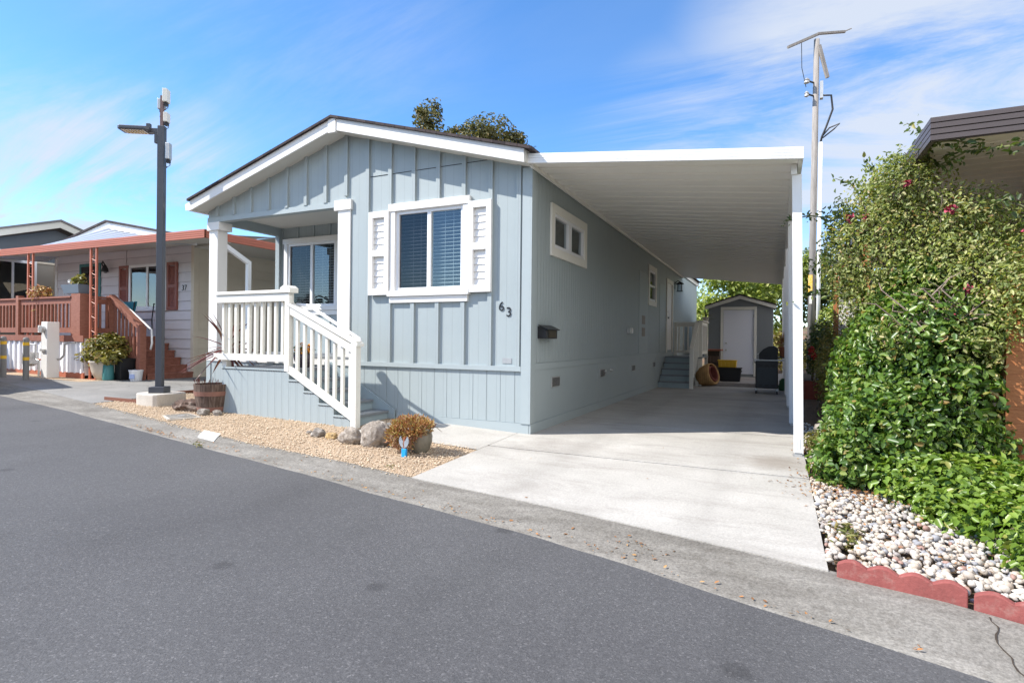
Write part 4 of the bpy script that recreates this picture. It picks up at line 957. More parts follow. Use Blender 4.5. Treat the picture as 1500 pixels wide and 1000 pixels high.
# shrub pot
t = thing('shrub_pot','grey glazed pot overflowing with brown dried succulents near the driveway','potted plant',(-.70,-1.5,-.02))
pc = (-.63,-1.46,-.02)
MB().lathe(pc,[(.07,0),(.085,.02),(.12,.11),(.125,.18),(.105,.24),(.12,.22),(.105,.26),(.1,.22)],26).build('pot', M['greypot'], t, smooth=True)
Pp,Nn,rg = shell(3600,[((-0.72,-1.54,.24),(.2,.18,.12)),((-0.83,-1.58,.16),(.12,.12,.12)),((-0.62,-1.52,.27),(.15,.15,.09)),((-0.72,-1.63,.14),(.11,.07,.11))],9,.5,1.12,up=-.05,jit=.5,cull=.35,cfreq=11)
dd = Nn*.8+np.array([0,0,.55])+rg.normal(size=Nn.shape)*.35; leaf_mesh('foliage',Pp,np.cross(dd,rg.normal(size=Nn.shape)),.038,.012,M['succ'],t,rg,dirs=dd)
m = MB(); r = random.Random(4)
for k in range(46):
    a = r.uniform(-2.9,-.9); p0 = Vector((-.70+r.uniform(-.09,.09),-1.6+r.uniform(-.04,.04),.2)); p1 = p0+Vector((math.cos(a)*.09,math.sin(a)*.09,-.04)); p2 = p1+Vector((r.uniform(-.06,.06),-.02,-r.uniform(.06,.15)))
    m.tube([p0,p1,p2],[.005,.004,.002],5)
m.build('stems', paint('dry_stem',(.25,.13,.08),.85,.3,12,.2), t)
MB().tube([(-0.53,-1.45,.24),(-0.44,-1.47,.27),(-0.39,-1.5,.26),(-0.34,-1.5,.23)],[.005,.004,.004,.002],5).build('twig', M['bark'], t)
t = thing('garden_ornament','small blue and grey plastic butterfly ornament beside the dried plant pot','ornament',(-.71,-1.74,-.03))
def oq(u,v,w): return (-.655+u*.6, -1.72+v*.6, -.025+w*.6)
MB().add([oq(*p) for p in [(-.045,-.03,.0),(.04,-.03,.0),(.05,-.02,.15),(-.05,-.02,.15),(-.045,.03,.0),(.04,.03,.0),(.05,.03,.15),(-.05,.03,.15)]],[(0,3,2,1),(4,5,6,7),(0,1,5,4),(1,2,6,5),(2,3,7,6),(3,0,4,7)]).build('bucket', M['skyblue'], t, bevel=.006)
wingm = paint('grey_wing',(.3,.34,.38),.3,.2,20,.05)
for sx in (-1,1):
    MB().add([oq(sx*u,v,w) for v in (-.02,-.005) for u,w in ((.01,.16),(.06,.18),(.095,.24),(.1,.31),(.07,.36),(.04,.3),(.012,.27))],[tuple(range(6,-1,-1)),tuple(range(7,14))]+[(i,(i+1)%7,7+(i+1)%7,7+i) for i in range(7)]).build('wing', wingm, t)
MB().tube([oq(0,0,.13),oq(0,0,.34)],.011).build('body', M['terra'], t)
# kerb number plate, box lid, edging strip
def gz(x, y):
    a, b_ = yo(x), yi(x); q = (y-a)/(b_-a); ks = [(0,T(x,a)-.028),(.22,T(x,a)-.034),(.55,T(x,b_)-.018),(1,T(x,b_)+.006),(1.5,T(x,b_)+.012)]
    return interp(ks, q)
kp = [Vector(p) for p in ((-3.35,-2.10),(-2.99,-2.16),(-3.18,-1.93),(-3.53,-1.885))]
rows = [[(*(kp[0].lerp(kp[3],v)).lerp(kp[1].lerp(kp[2],v),u).to_2d(),0) for u in np.linspace(0,1,7)] for v in np.linspace(0,1,7)]
rows = [[(x,y,gz(x,y)+.012) for x,y,_ in r_] for r_ in rows]
o = MB().sheet(rows).build('kerb_plate', M['kerbpaint'], None, at=(-3.25,-2.0,.02)); md = o.modifiers.new('s','SOLIDIFY'); md.thickness = .012; md.offset = -1
tag(o,'white painted address block with worn faint markings on the kerb','kerb block')
t = thing('utility_cover','flat concrete utility box lid set in the gravel by the kerb','utility cover',(-4.75,-1.45,.07))
MB().prism([(-5.05,-1.45),(-4.6,-1.66),(-4.42,-1.3),(-4.9,-1.13)],'z',.0,.082).build('frame', M['footing'], t)
MB().prism([(-5.0,-1.44),(-4.62,-1.61),(-4.48,-1.31),(-4.88,-1.17)],'z',.05,.088).build('lid', M['gutter'], t)
MB().cyl((-4.74,-1.38,.085),(-4.74,-1.38,.09),.05).build('plug', M['galv'], t)
es_m = paint('rusty_steel',(.2,.08,.05),.8,.2,6,.2)
for (a,b),lb in zip((((-7.3,-.98),(-6.5,-.92)),((-7.05,-.2),(-7.0,.5)),((-5.7,-.35),(-5.1,-.2))),('rusty edging strip on the kerb side of the lamp footing','rusty edging strip along the grey drive behind the lamp footing','rusty edging strip in the gravel between the lamp footing and the barrel')):
    tag(MB().beam((*a,T(*a)+.03),(*b,T(*b)+.03),.02,.06).build('edging_strip', es_m, None, at=(*a,T(*a))),lb,'edging','rusty edging strips')
# scalloped edging bricks
for i,((xa,ya),(xb,yb),nb) in enumerate([((3.125,-2.90),(3.672,-3.005),4),((3.69,-3.03),(4.25,-3.2),4)]):
    L_ = math.hypot(xb-xa,yb-ya); pr = [(0,-.06)]
    pr = [(0,-.05),(L_,-.05)]
    for k in range(nb-1,-1,-1):
        for q in range(9):
            tt = 1-q/8; pr.append(((k+tt)*L_/nb, .055+.03*math.sin(math.pi*tt)*(1 if True else 0)-(.0)))
    a = math.atan2(yb-ya,xb-xa); m = MB().prism(pr,'y',-.024,.024)
    zz = T(xa,ya)+.02
    m.v = [(xa+u*math.cos(a)-v*math.sin(a), ya+u*math.sin(a)+v*math.cos(a), z+zz) for u,v,z in m.v]
    o = m.build('edging_brick', M['scallop'], None, at=(xa,ya,zz), bevel=.006)
    tag(o, ['scalloped red edging brick touching the driveway corner','scalloped red edging brick farther from the driveway, under the green ground cover'][i],'edging brick','red scalloped edging bricks')
#PART4
# ================================================================== NEIGHBOUR HOME 37
N = thing('mobile_home','white lap-sided home numbered 37 with coral awning, shutters and raised porch','house',(-13.1,2.5,.2))
nx0,nx1,ny = -16.2,-10.05,2.5
m = MB().box(nx0,ny+.02,.1,nx1-.02,ny+.12,3.6)
z = .2
while z < 3.6:
    m.add([(nx0,ny-.02,z),(nx1-.1,ny-.02,z),(nx1-.1,ny+.004,z+.235),(nx0,ny+.004,z+.235),(nx0,ny+.02,z),(nx1-.1,ny+.02,z),(nx1-.1,ny+.02,z+.235),(nx0,ny+.02,z+.235)],[(0,1,2,3),(7,6,5,4),(0,4,5,1),(1,5,6,2),(2,6,7,3),(3,7,4,0)]); z += .235
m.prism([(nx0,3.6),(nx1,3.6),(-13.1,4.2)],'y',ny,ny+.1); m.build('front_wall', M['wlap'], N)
m = MB().box(nx1-.12,ny+.12,.1,nx1-.015,16,3.6); z = .2
while z < 3.5:
    m.add([(nx1,ny+.1,z),(nx1,16,z),(nx1-.013,16,z+.235),(nx1-.013,ny+.1,z+.235),(nx1-.015,ny+.1,z),(nx1-.015,16,z),(nx1-.015,16,z+.235),(nx1-.015,ny+.1,z+.235)],[(0,1,2,3),(7,6,5,4),(0,4,5,1),(1,5,6,2),(2,6,7,3),(3,7,4,0)]); z += .235
m.box(nx0,ny+.12,.1,nx0+.1,16,3.6).box(nx0,16,.1,nx1,16.1,3.6); m.build('side_wall', M['beige'], N)
bx('corner_trim', M['beige'], N, nx1-.1,ny-.03,.1,nx1+.006,ny+.1,3.6); bx('corner_trim', M['white'], N, nx0-.03,ny-.03,.1,nx0+.09,ny,3.6)
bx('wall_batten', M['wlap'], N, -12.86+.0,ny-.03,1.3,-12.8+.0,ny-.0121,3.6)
def nz(x): return 4.02-.19*abs(x+13.1)
rr = MB().prism([(-16.7,nz(-16.7)+.16),(-13.1,nz(-13.1)+.16),(-9.5,nz(-9.5)+.16),(-9.5,nz(-9.5)+.21),(-13.1,nz(-13.1)+.215),(-16.7,nz(-16.7)+.21)],'y',2.12,16.4).build('roof', M['shingle'], N)
MB().prism([(-16.65,nz(-16.65)),(-13.1,nz(-13.1)),(-9.55,nz(-9.55)),(-9.55,nz(-9.55)+.158),(-13.1,nz(-13.1)+.158),(-16.65,nz(-16.65)+.158)],'y',2.16,2.2).build('bargeboard', M['white'], rr)
# awning and carport roof
AW = MB()
def ribbed(m, xa, xb, za, zb_, y0):
    for k in range(4):
        a = k/4; 
        m.add([(x,yy,(za if x == xa else zb_)+.16*(a+q)) for x in (xa,xb) for yy,q in ((y0,.0),(y0+.04,.0),(y0+.04,.19),(y0,.19))],[(0,1,2,3),(7,6,5,4),(0,4,5,1),(1,5,6,2),(2,6,7,3),(3,7,4,0)])
    m.add([(x,yy,(za if x == xa else zb_)+q) for x in (xa,xb) for yy,q in ((y0+.01,-.003),(y0+.04,-.003),(y0+.04,.163),(y0+.01,.163))],[(0,1,2,3),(7,6,5,4),(0,4,5,1),(1,5,6,2),(2,6,7,3),(3,7,4,0)])
ribbed(AW,-19.5,-7.2,3.24,3.12,.7)
aw = AW.build('awning_fascia', M['rust'], N)
m = MB().box(-7.24,.741,3.12,-7.2,15.5,3.28); 
for k in range(3): m.box(-7.1995,.74,3.125+.052*k,-7.19,15.5,3.165+.052*k)
m.build('side_fascia', M['rust'], N)
m = MB().add([(-19.5,.741,3.3),(-7.241,.741,3.2),(-7.241,2.45,3.42),(-19.5,2.45,3.5)],[(0,1,2,3)]).add([(-10.04,2.45,3.38),(-7.241,2.45,3.42),(-7.241,15.5,3.3),(-10.04,15.5,3.3)],[(0,1,2,3)]); m.build('awning_ceiling', M['soffit'], N)
m = MB(); rows = []; x = -16.6
while x < -10.0:
    for dx,dz in ((0,0),(.16,0),(.18,.04),(.25,.04),(.27,0)):
        xx = x+dx; top = nz(xx)-.03
        rows.append([(xx,.76,3.37-.0095*(xx+16.6)+dz-.06),(xx,2.14,max(top,3.3)+dz),(xx,2.45,max(top,3.3)+.03+dz)])
    x += .28
m.sheet(rows); m.build('awning_roof', paint('awning_steel',(.5,.54,.62),.35,.05,1,.05,metal=.2), N)
def lattice_post(x, y, zt):
    z0 = T(x,y); m = MB().box(x-.13,y-.018,z0,x-.09,y+.018,zt).box(x+.09,y-.018,z0,x+.13,y+.018,zt).box(x-.16,y-.05,z0,x+.16,y+.05,z0+.02)
    p = m.build('awning_post', M['rust'], N); m = MB(); z = z0+.35; k = 0
    while z < zt-.3:
        pts = [(x-.085+.17*(.5+.5*math.sin(q*math.pi*2)),y,z+.16*q) for q in np.linspace(0,1,9)]
        m.tube(pts,.008,6); z += .32; k += 1
    m.build('scrollwork', M['rust'], p)
lattice_post(-10.95,.74,3.16); lattice_post(-13.6,.74,3.19)
m = MB().beam((-7.22,.95,3.14),(-7.22,1.72,2.76),.07,.09).box(-7.26,1.68,.1,-7.18,1.76,2.79); m.build('downspout', M['alumw'], N)
# windows, door, shutters, lamp
def flatwin(par, x0,x1,z0,z1,y,frame,name='window'):
    m = MB().box(x0,y-.05,z0,x0+.07,y,z1).box(x1-.07,y-.05,z0,x1,y,z1).box(x0+.07,y-.05,z1-.07,x1-.07,y,z1).box(x0+.07,y-.05,z0,x1-.07,y,z0+.07).box((x0+x1)/2-.03,y-.045,z0+.07,(x0+x1)/2+.03,y,z1-.07).box(x0-.03,y-.07,z0-.05,x1+.03,y,z0)
    w = m.build(name, frame, par); bx('pane', M['glass'], w, x0+.07,y-.025,z0+.07,x1-.07,y-.02,z1-.07); bx('dark_room_panel', M['dark'], w, x0+.06,y-.016,z0+.06,x1-.06,y-.0125,z1-.06); return w  # no opening: dark panel behind the pane stands in for an unlit room
flatwin(N,-12.62,-11.08,1.9,3.06,ny-.012,M['vinyl'])
for x0,x1 in ((-13.06,-12.66),(-11.05,-10.66)):
    m = MB().box(x0,ny-.06,1.86,x0+.07,ny-.0125,3.06).box(x1-.07,ny-.06,1.86,x1,ny-.0125,3.06)
    for z in (1.86,2.42,2.98): m.box(x0+.07,ny-.06,z,x1-.07,ny-.0125,z+.08)
    s = m.build('shutter', M['shut'], N); m = MB(); z = 1.95
    while z < 2.98: m.obox(((x0+x1)/2,ny-.035,z),(x1-x0-.14,.01,.05),rx=R(-25)); z += .045
    m.build('louvre_panel', M['shut'], s)
fr = MB().box(-14.95,ny-.04,1.2,-14.87,ny-.0125,3.2).box(-14.03,ny-.04,1.2,-13.95,ny-.0125,3.2).box(-14.87,ny-.04,3.12,-14.03,ny-.0125,3.2).build('door_frame', M['tealp'], N)
d_ = bx('door', M['dark'], fr, -14.87,ny-.035,1.2,-14.03,ny-.014,3.12); bx('door_pane', M['glass'], d_, -14.75,ny-.045,2.0,-14.15,ny-.036,3.0)
m = MB().cyl((-13.72,ny-.012,2.98),(-13.72,ny-.05,2.98),.07).tube([(-13.72,ny-.05,2.98),(-13.72,ny-.12,3.15),(-13.6,ny-.16,3.2),(-13.5,ny-.16,3.1)],.018); lm = m.build('wall_lamp', M['black'], N)
MB().lathe((-13.5,ny-.16,2.92),[(.085,0),(.075,.08),(.04,.16),(.02,.19)],16).build('lamp_shade', M['black'], lm)
text('37',.2,(-10.42,ny-.02,2.4),N,M['digit'],'house_number')
# raised porch of home 37
D7 = thing('raised_porch','red-brown railed porch with white ribbed skirting and side steps at home 37','porch',(-14,1.5,.25))
dz = 1.2
m = MB().box(-19.5,.68,dz-.06,-11.2,ny-.03,dz); m.build('deck_board', M['redwoodx'], D7); bx('rim_board', M['redwoodx'], D7, -19.5,.655,dz-.14,-11.18,.679,dz-.0)
m = MB(); rows = []; x = -19.4
while x < -11.25:
    for dx,dy in ((0,0),(.13,0),(.15,.03),(.2,.03),(.22,0)): rows.append([(x+dx,.70-dy,.35),(x+dx,.70-dy,dz-.14)])
    x += .24
m.sheet(rows); m.build('skirting', paint('white_skirting',(.76,.77,.82),.5,.03,1,.05), D7)
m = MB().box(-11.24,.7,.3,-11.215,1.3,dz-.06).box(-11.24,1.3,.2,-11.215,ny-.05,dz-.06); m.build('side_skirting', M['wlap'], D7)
bx('base_board', M['rust'], D7, -19.4,.68,.15,-11.21,.71,.36)
def n_rail(xa,ya,xb,yb,zt,zb2,nb,name='rail_panel'):
    p = MB().beam((xa,ya,zt-.02),(xb,yb,zt-.02),.12,.04).beam((xa,ya,zt-.11),(xb,yb,zt-.11),.04,.12).build('top_rail', M['redwoodx'], D7)
    MB().beam((xa,ya,zb2+.12),(xb,yb,zb2+.12),.04,.12).build('bottom_rail', M['redwoodx'], D7)
    for k in range(nb):
        t_ = (k+.5)/nb; x = xa+(xb-xa)*t_; y = ya+(yb-ya)*t_; bx('baluster', M['redwood'], D7, x-.02,y-.02,zb2+.17,x+.02,y+.02,zt-.16)
rz_ = 2.1
n_rail(-15.9,.72,-14.1,.72,rz_,dz,11); n_rail(-13.97,.72,-11.72,.72,rz_,dz,14); n_rail(-11.3,.85,-11.3,1.27,rz_,dz,3)
for x,y,w_ in ((-14.04,.72,.06),(-15.96,.72,.06)): bx('rail_post', M['redwood'], D7, x-w_,y-w_,dz,x+w_,y+w_,rz_+.06)
bx('rail_post', M['redwood'], D7, -11.72,.68,dz,-11.36,.9,rz_+.05); bx('rail_post', M['redwood'], D7, -11.4,1.24,dz-.1,-11.26,1.38,rz_+.03); bx('rail_post', M['redwood'], D7, -10.2,1.22,.2,-10.06,1.36,1.42)
for k in range(6):
    zt = dz-.17*(k+1)+.0; xa = -11.21+.235*k
    if k < 5: bx('tread', M['redwoodx'], D7, xa,1.37,zt-.04,xa+.25,ny-.035,zt)
    bx('riser', M['redwoodx'], D7, xa-.015,1.38,max(zt,.19),xa,ny-.04,zt+.13)
MB().vbeam((-11.26,1.3,rz_-.12),(-10.13,1.3,1.28),.05,.14).build('stair_rail', M['redwood'], D7); MB().vbeam((-11.26,1.3,rz_+.02),(-10.13,1.3,1.42),.13,.04).build('stair_rail', M['redwood'], D7)
MB().vbeam((-11.26,1.3,1.14),(-10.13,1.3,.42),.05,.16).build('stair_rail', M['redwood'], D7)
for k in range(7):
    x = -11.12+.14*k; f_ = (x+11.26)/1.13; bx('baluster', M['redwood'], D7, x-.02,1.28,1.2-.72*f_,x+.02,1.32,rz_-.1-.7*f_)
MB().tube([(-11.35,1.45,2.06),(-11.25,1.45,2.06),(-10.15,1.45,1.42),(-10.02,1.45,1.35),(-10.0,1.45,1.05),(-10.05,1.45,.9)],.022).build('metal_handrail', M['alumw'], D7, smooth=True)
# things on and around that porch
t = thing('chair','teal sling chair on the raised porch of home 37','chair',(-11.45,1.95,1.2))
for y in (1.72,2.18): MB().tube([(-11.62,y,1.2),(-11.58,y,1.62),(-11.2,y,1.62),(-11.12,y,2.02)],.014).tube([(-11.2,y,1.62),(-11.18,y,1.2)],.014).build('side_frame', M['black'], t)
MB().add([(-11.6,1.73,1.62),(-11.22,1.73,1.6),(-11.22,2.17,1.6),(-11.6,2.17,1.62)],[(0,1,2,3)]).build('seat', M['teal'], t)
ob = MB().add([(-11.68,1.72,1.63),(-11.15,1.72,1.63),(-11.08,1.76,2.03),(-11.6,1.76,2.03)],[(0,1,2,3)]).build('backrest', M['teal'], t); md = ob.modifiers.new('s','SOLIDIFY'); md.thickness = .02
t = thing('planter_box','blue-grey planter box of small plants on the porch rail corner post','planter',(-11.75,.76,2.15))
MB().add([(-12.02,.68,2.16),(-11.42,.68,2.16),(-11.42,.88,2.16),(-12.02,.88,2.16),(-12.08,.64,2.36),(-11.36,.64,2.36),(-11.36,.92,2.36),(-12.08,.92,2.36)],[(0,3,2,1),(4,5,6,7),(0,1,5,4),(1,2,6,5),(2,3,7,6),(3,0,4,7)]).build('box', paint('blue_grey_box',(.14,.17,.21),.5,.1,5,.05), t)
Pp,Nn,rg = shell(120,[((-11.6,.78,2.45),(.25,.12,.14))],14,.3,1.0); leaf_mesh('foliage',Pp,Nn,.12,.04,M['pale'],t,rg)
Pp,Nn,rg = shell(60,[((-11.85,.76,2.44),(.07,.06,.06))],15,.3,1.0); leaf_mesh('bloom',Pp,Nn,.05,.05,M['white'],t,rg)
t = thing('hanging_plant','dry brownish plant spilling over the porch rail beside the lattice post','plant',(-13.5,.85,1.22))
MB().lathe((-13.35,.9,1.2),[(.1,0),(.16,.3),(.17,.32)],14).build('pot', M['terra'], t)
Pp,Nn,rg = shell(700,[((-13.3,.82,2.2),(.42,.2,.2)),((-13.35,.9,1.85),(.16,.16,.35))],16,.3,1.05,cull=.3,cfreq=7); leaf_mesh('foliage',Pp,Nn,.1,.03,M['succ'],t,rg)
t = thing('potted_bush','yellow-green bush in a big pale pot in front of the porch','potted bush',(-10.78,.95,.21))
MB().lathe((-10.78,.95,.21),[(.22,0),(.3,.2),(.33,.38),(.36,.42),(.33,.44),(.3,.38)],22).build('pot', M['stone_pot'], t, smooth=True)
Pp,Nn,rg = shell(2600,[((-10.8,.95,.92),(.45,.45,.3)),((-10.5,.85,.75),(.32,.3,.18)),((-11.2,.85,.72),(.28,.25,.16)),((-10.85,1.0,1.12),(.25,.25,.14))],17,.3,1.08,cull=.4,cfreq=5); leaf_mesh('foliage',Pp,Nn,.1,.045,M['pale'],t,rg)
m = MB()
for k in range(6): m.tube([(-10.78,.95,.6),(-10.78+rnd.uniform(-.2,.2),.95+rnd.uniform(-.2,.2),.9),(-10.78+rnd.uniform(-.4,.4),.95+rnd.uniform(-.3,.3),1.1)],[.025,.015,.006])
m.build('stems', M['bark'], t)
t = thing('waste_bin','dark grey bin against the porch steps of home 37','bin',(-10.42,1.1,.21)); MB().add([(x,y,z) for z,s in ((.21,.13),(.68,.17)) for x,y in ((-10.42-s,1.08-s),(-10.42+s,1.08-s),(-10.42+s,1.08+s),(-10.42-s,1.08+s))],[(0,3,2,1),(4,5,6,7),(0,1,5,4),(1,2,6,5),(2,3,7,6),(3,0,4,7)]).build('tub', M['blackp'], t, bevel=.01); bx('rim', M['blackp'], t, -10.61,.89,.66,-10.23,1.27,.7)
t = thing('garden_sprayer','teal bottle sprayer standing beside the dark bin','sprayer',(-10.55,.86,.21)); MB().lathe((-10.55,.84,.21),[(.1,0),(.11,.03),(.11,.34),(.05,.42),(.05,.46)],16).build('tank', M['tealp'], t, smooth=True); MB().box(-10.65,.81,.67,-10.45,.87,.72).build('handle', M['blackp'], t); MB().cyl((-10.55,.84,.62),(-10.55,.84,.68),.03).build('pump', M['blackp'], t)
t = thing('bucket','small white bucket with a pale blue label at the foot of the porch steps','bucket',(-10.0,1.18,.2)); MB().lathe((-10.02,1.12,.2),[(.11,0),(.135,.22),(.145,.22),(.145,.25),(.13,.25)],20).build('pail', M['vinyl'], t); MB().obox((-9.965,1.0,.31),(.12,.008,.1),R(22)).build('label_patch', paint('pale_blue',(.4,.48,.72),.5,.1,9,.02), t)
t = thing('meter_pedestal','tall white electric meter pedestal in front of the porch skirting','meter pedestal',(-12.000,.45,.24))
MB().box(-12.130,.3,.24,-11.880,.54,1.5).build('cabinet', M['white'], t, bevel=.01)
MB().cyl((-12.000,.3,1.33),(-12.000,.22,1.33),.075,n=18).build('meter', M['galv'], t); bx('hood', M['galv'], t, -12.100,.26,.84,-11.920,.299,.89); bx('mast_head', M['white'], t, -12.200,.27,1.26,-12.131,.38,1.42)
MB().tube([(-11.879,.5,.66),(-11.8,.52,.66),(-11.72,.55,.75),(-11.7,.55,1.0),(-11.6,.62,1.04),(-11.5,.665,1.04)],.02).build('conduit', M['galv'], t, smooth=True)
t = thing('gas_meter','grey gas meter with bent pipes between the bollard and the pedestal','gas meter',(-12.75,.42,.24))
MB().box(-13.0,.32,.52,-12.68,.52,.8).cyl((-12.84,.42,.52),(-12.84,.42,.48),.1).build('body', M['galv'], t, bevel=.03)
MB().tube([(-12.92,.42,.78),(-12.92,.42,.98),(-12.62,.42,.98),(-12.62,.42,.66),(-12.48,.42,.62),(-12.48,.42,.2)],.022).build('pipe', M['galv'], t); MB().cyl((-12.56,.42,.64),(-12.38,.42,.64),.018).build('valve', M['terra'], t)
bols = []
for i,(x,y) in enumerate(((-11.86,-.09),(-12.75,-.12))):
    if i == 0:
        t = thing('bollard','grey bollard with yellow bands beside the gas meter','bollard',(x,y,T(x,y)),'bollards guarding the gas meter')
        z0 = T(x,y); MB().cyl((x,y,z0-.05),(x,y,z0+.88),.055,n=16).lathe((x,y,z0+.88),[(.055,0),(.04,.03),(.01,.04)],16).build('post', paint('bollard_grey',(.2,.2,.2),.6,.1,5,.1), t, smooth=False)
        for q in (.42,.74): MB().cyl((x,y,z0+q),(x,y,z0+q+.07),.058,n=16).build('band', M['yellow'], t)
        b0 = t
    else:
        c = b0.copy(); COL.objects.link(c); c.location = (x,y,T(x,y)); c['label'] = 'grey bollard with yellow bands at the street corner, farther from the gas meter'
        for ch in list(b0.children):
            k = ch.copy(); COL.objects.link(k); k.parent = c

# ================================================================== FAR HOME (gable turned toward +x)
F = thing('mobile_home','dark slate gabled home behind the coral awning','house',(-18.3,3.4,.3))
fx = -18.1
def fz(y): return 4.62-.34*abs(y-3.35)
m = MB().box(fx-.1,.3,.2,fx,6.4,3.5); m.build('side_wall', M['taupe'], F)
m = MB().prism([(.3,3.5),(6.4,3.5),(6.4,3.56),(3.35,4.56),(.3,3.56)],'x',fx-.1,fx+.003); z = 3.5
m.build('gable_wall', M['greyhouse'], F)
bx('gable_trim', M['beige'], F, fx,.3,3.44,fx+.03,6.4,3.5)
r_ = MB().prism([(-.2,fz(-.2)+.2),(3.35,fz(3.35)+.2),(6.9,fz(6.9)+.2),(6.9,fz(6.9)+.26),(3.35,fz(3.35)+.26),(-.2,fz(-.2)+.26)],'x',-32,fx+.34).build('roof', paint('grey_shingle',(.17,.16,.16),.9,.12,8,.3), F)
MB().prism([(-.15,fz(-.15)),(3.35,fz(3.35)),(6.85,fz(6.85)),(6.85,fz(6.85)+.198),(3.35,fz(3.35)+.198),(-.15,fz(-.15)+.198)],'x',fx+.26,fx+.3).build('bargeboard', M['soffit'], r_)
MB().prism([(-.1,fz(-.1)+.08),(3.35,fz(3.35)+.08),(6.8,fz(6.8)+.08),(6.8,fz(6.8)+.1),(3.35,fz(3.35)+.1),(-.1,fz(-.1)+.1)],'x',fx+.004,fx+.26).build('soffit', M['soffit'], r_)
m = MB(); y0,y1,z0,z1 = 1.75,2.75,2.25,3.4
m.box(fx,y0-.1,z0-.1,fx+.04,y0,z1+.1).box(fx,y1,z0-.1,fx+.04,y1+.1,z1+.1).box(fx,y0,z1,fx+.04,y1,z1+.1).box(fx,y0,z0-.1,fx+.04,y1,z0).box(fx,(y0+y1)/2-.03,z0,fx+.035,(y0+y1)/2+.03,z1)
w = m.build('window', M['vinyl'], F); bx('pane', M['glass'], w, fx+.012,y0,z0,fx+.016,y1,z1); bx('dark_room_panel', M['dark'], w, fx+.002,y0,z0,fx+.006,y1,z1)  # dark panel on the wall stands in for the unlit room
bx('corner_trim', M['beige'], F, fx,3.35,.2,fx+.05,3.6,3.44)
bx('porch_roof', M['alumw'], F, fx+.031,-2.4,3.52,fx+1.2,1.6,3.6)

# ================================================================== RIGHT-HAND NEIGHBOUR
Q = thing('mobile_home','beige home with a brown-edged awning behind the tall flowering vine','house',(6.5,3,0))
qx = 3.97
AWr = MB()
for k in range(4): 
    z = 2.905+.05*k; AWr.box(qx-.012,-.722,z,10,-.70,z+.04).box(qx-.012,-.70,z,qx,8.9,z+.04)
AWr.box(qx,-.705,2.9,10,-.68,3.1).box(qx,-.68,2.9,qx+.025,8.9,3.1); AWr.build('awning_fascia', M['brown'], Q)
m = MB(); prof = []; y = -.68
while y < 8.85: prof += [(y,0),(y+.17,0),(y+.18,.02),(y+.21,.02),(y+.22,0)]; y += .23
m.sheet([[(x,py,2.96+.012*(x-4)+dz) for py,dz in prof] for x in (qx+.026,6,10)]); m.build('awning_ceiling', paint('beige_pan',(.8,.75,.66),.55,.04,1,.05), Q)
m = MB().add([(qx+.02,-.69,3.095),(10,-.69,3.16),(10,8.9,3.16),(qx+.02,8.9,3.095)],[(0,1,2,3)]); m.build('awning_roof', M['alum'], Q)
m = MB().box(5.9,.9,-.1,6.0,16,3.0).box(6.0,.9,-.1,10,1.0,3.0); m.build('wall', M['beige'], Q)
m = MB().box(4.05,8.95,-.05,9.5,9.05,2.9); m.build('rear_wall', M['white'], Q)
bx('awning_post', M['orwood'], Q, 6.4,-.66,-.1,6.51,-.56,2.96); bx('awning_post', M['orwood'], Q, 3.99,8.3,-.05,4.09,8.4,2.9); bx('awning_post', M['orwood'], Q, 4.02,3.8,-.05,4.12,3.9,2.9)
PF = thing('porch_fence','orange-brown picket porch fence over pale lattice behind the vine','fence',(5.3,-.25,0))
m = MB(); x = 4.2
for z in (.86,1.62): m.box(4.15,-.22,z,7.0,-.18,z+.09)
m.box(4.15,-.3,.74,7.0,-.18,.80); m.build('rail', M['orwood'], PF); bx('gate_post', M['orwood'], PF, 4.5,-.62,-.1,4.64,-.48,1.72)
k = 0
while x < 6.9: bx('picket', M['orwood'], PF, x,-.245,.8,x+.09,-.221,1.72); x += .13
bx('skirt_panel', M['beige'], PF, 4.15,-.2,-.1,7.0,-.17,.739)
m = MB()
for k in range(28): m.beam((4.15+.1*k-.35,-.215,0),(4.15+.1*k+.35,-.215,.74),.012,.03)
m.build('lattice', M['white'], PF)

# ================================================================== UTILITY POLE, BRICK BED
U = thing('utility_pole','tall weathered wooden utility pole with white conduit and crossarm','utility pole',(3.9,16.0,0))
tp = lambda z: (3.9+.0075*z, 16.0+.006*z, z)
MB().cyl(tp(-.2),tp(12.0),.125,.09,16).build('shaft', M['polewood'], U, smooth=True)
MB().cyl(tp(11.5),tp(12.02),.088,.088,14).build('pole_cap', M['galv'], U)
wz = M['polewood']
MB().beam((3.06,15.62,11.72),(4.06,16.06,12.2),.09,.08).beam((4.0,16.0,12.18),(4.9,16.5,12.3),.08,.07).tube([(4.85,16.48,12.3),(5.1,16.6,12.42)],.02).build('crossarm', wz, U)
MB().beam((4.06,15.98,11.75),(4.34,16.1,10.6),.1,.1).build('brace', wz, U)
MB().tube([(3.5,15.8,11.86),(3.52,15.85,11.0),(3.66,15.88,10.3)],.012,6).build('drop_wire', M['blackp'], U)
for z,r in ((10.45,.1),(9.98,.08)):
    i_ = MB().tube([tp(z),(3.72,15.86,z+.05)],.03).build('insulator_arm', M['black'], U); MB().lathe((3.68,15.84,z-.05),[(.03,0),(r,.03),(r*.7,.1),(r,.13),(.03,.2)],12).build('insulator', M['galv'], i_)
MB().box(4.1,15.9,9.85,4.2,16.1,10.45).build('junction_box', M['galv'], U)
MB().tube([(4.15,15.95,9.95),(4.45,15.95,9.9),(4.5,15.95,9.4),(4.3,15.95,8.8),(4.18,15.98,8.5),(4.12,16.0,8.2)],.035,8).tube([(4.18,15.98,8.5),(4.4,15.9,8.75),(4.72,15.9,8.85),(4.55,15.92,8.7),(4.2,15.98,8.45)],.025,8).build('cable_loop', M['blackp'], U, smooth=True)
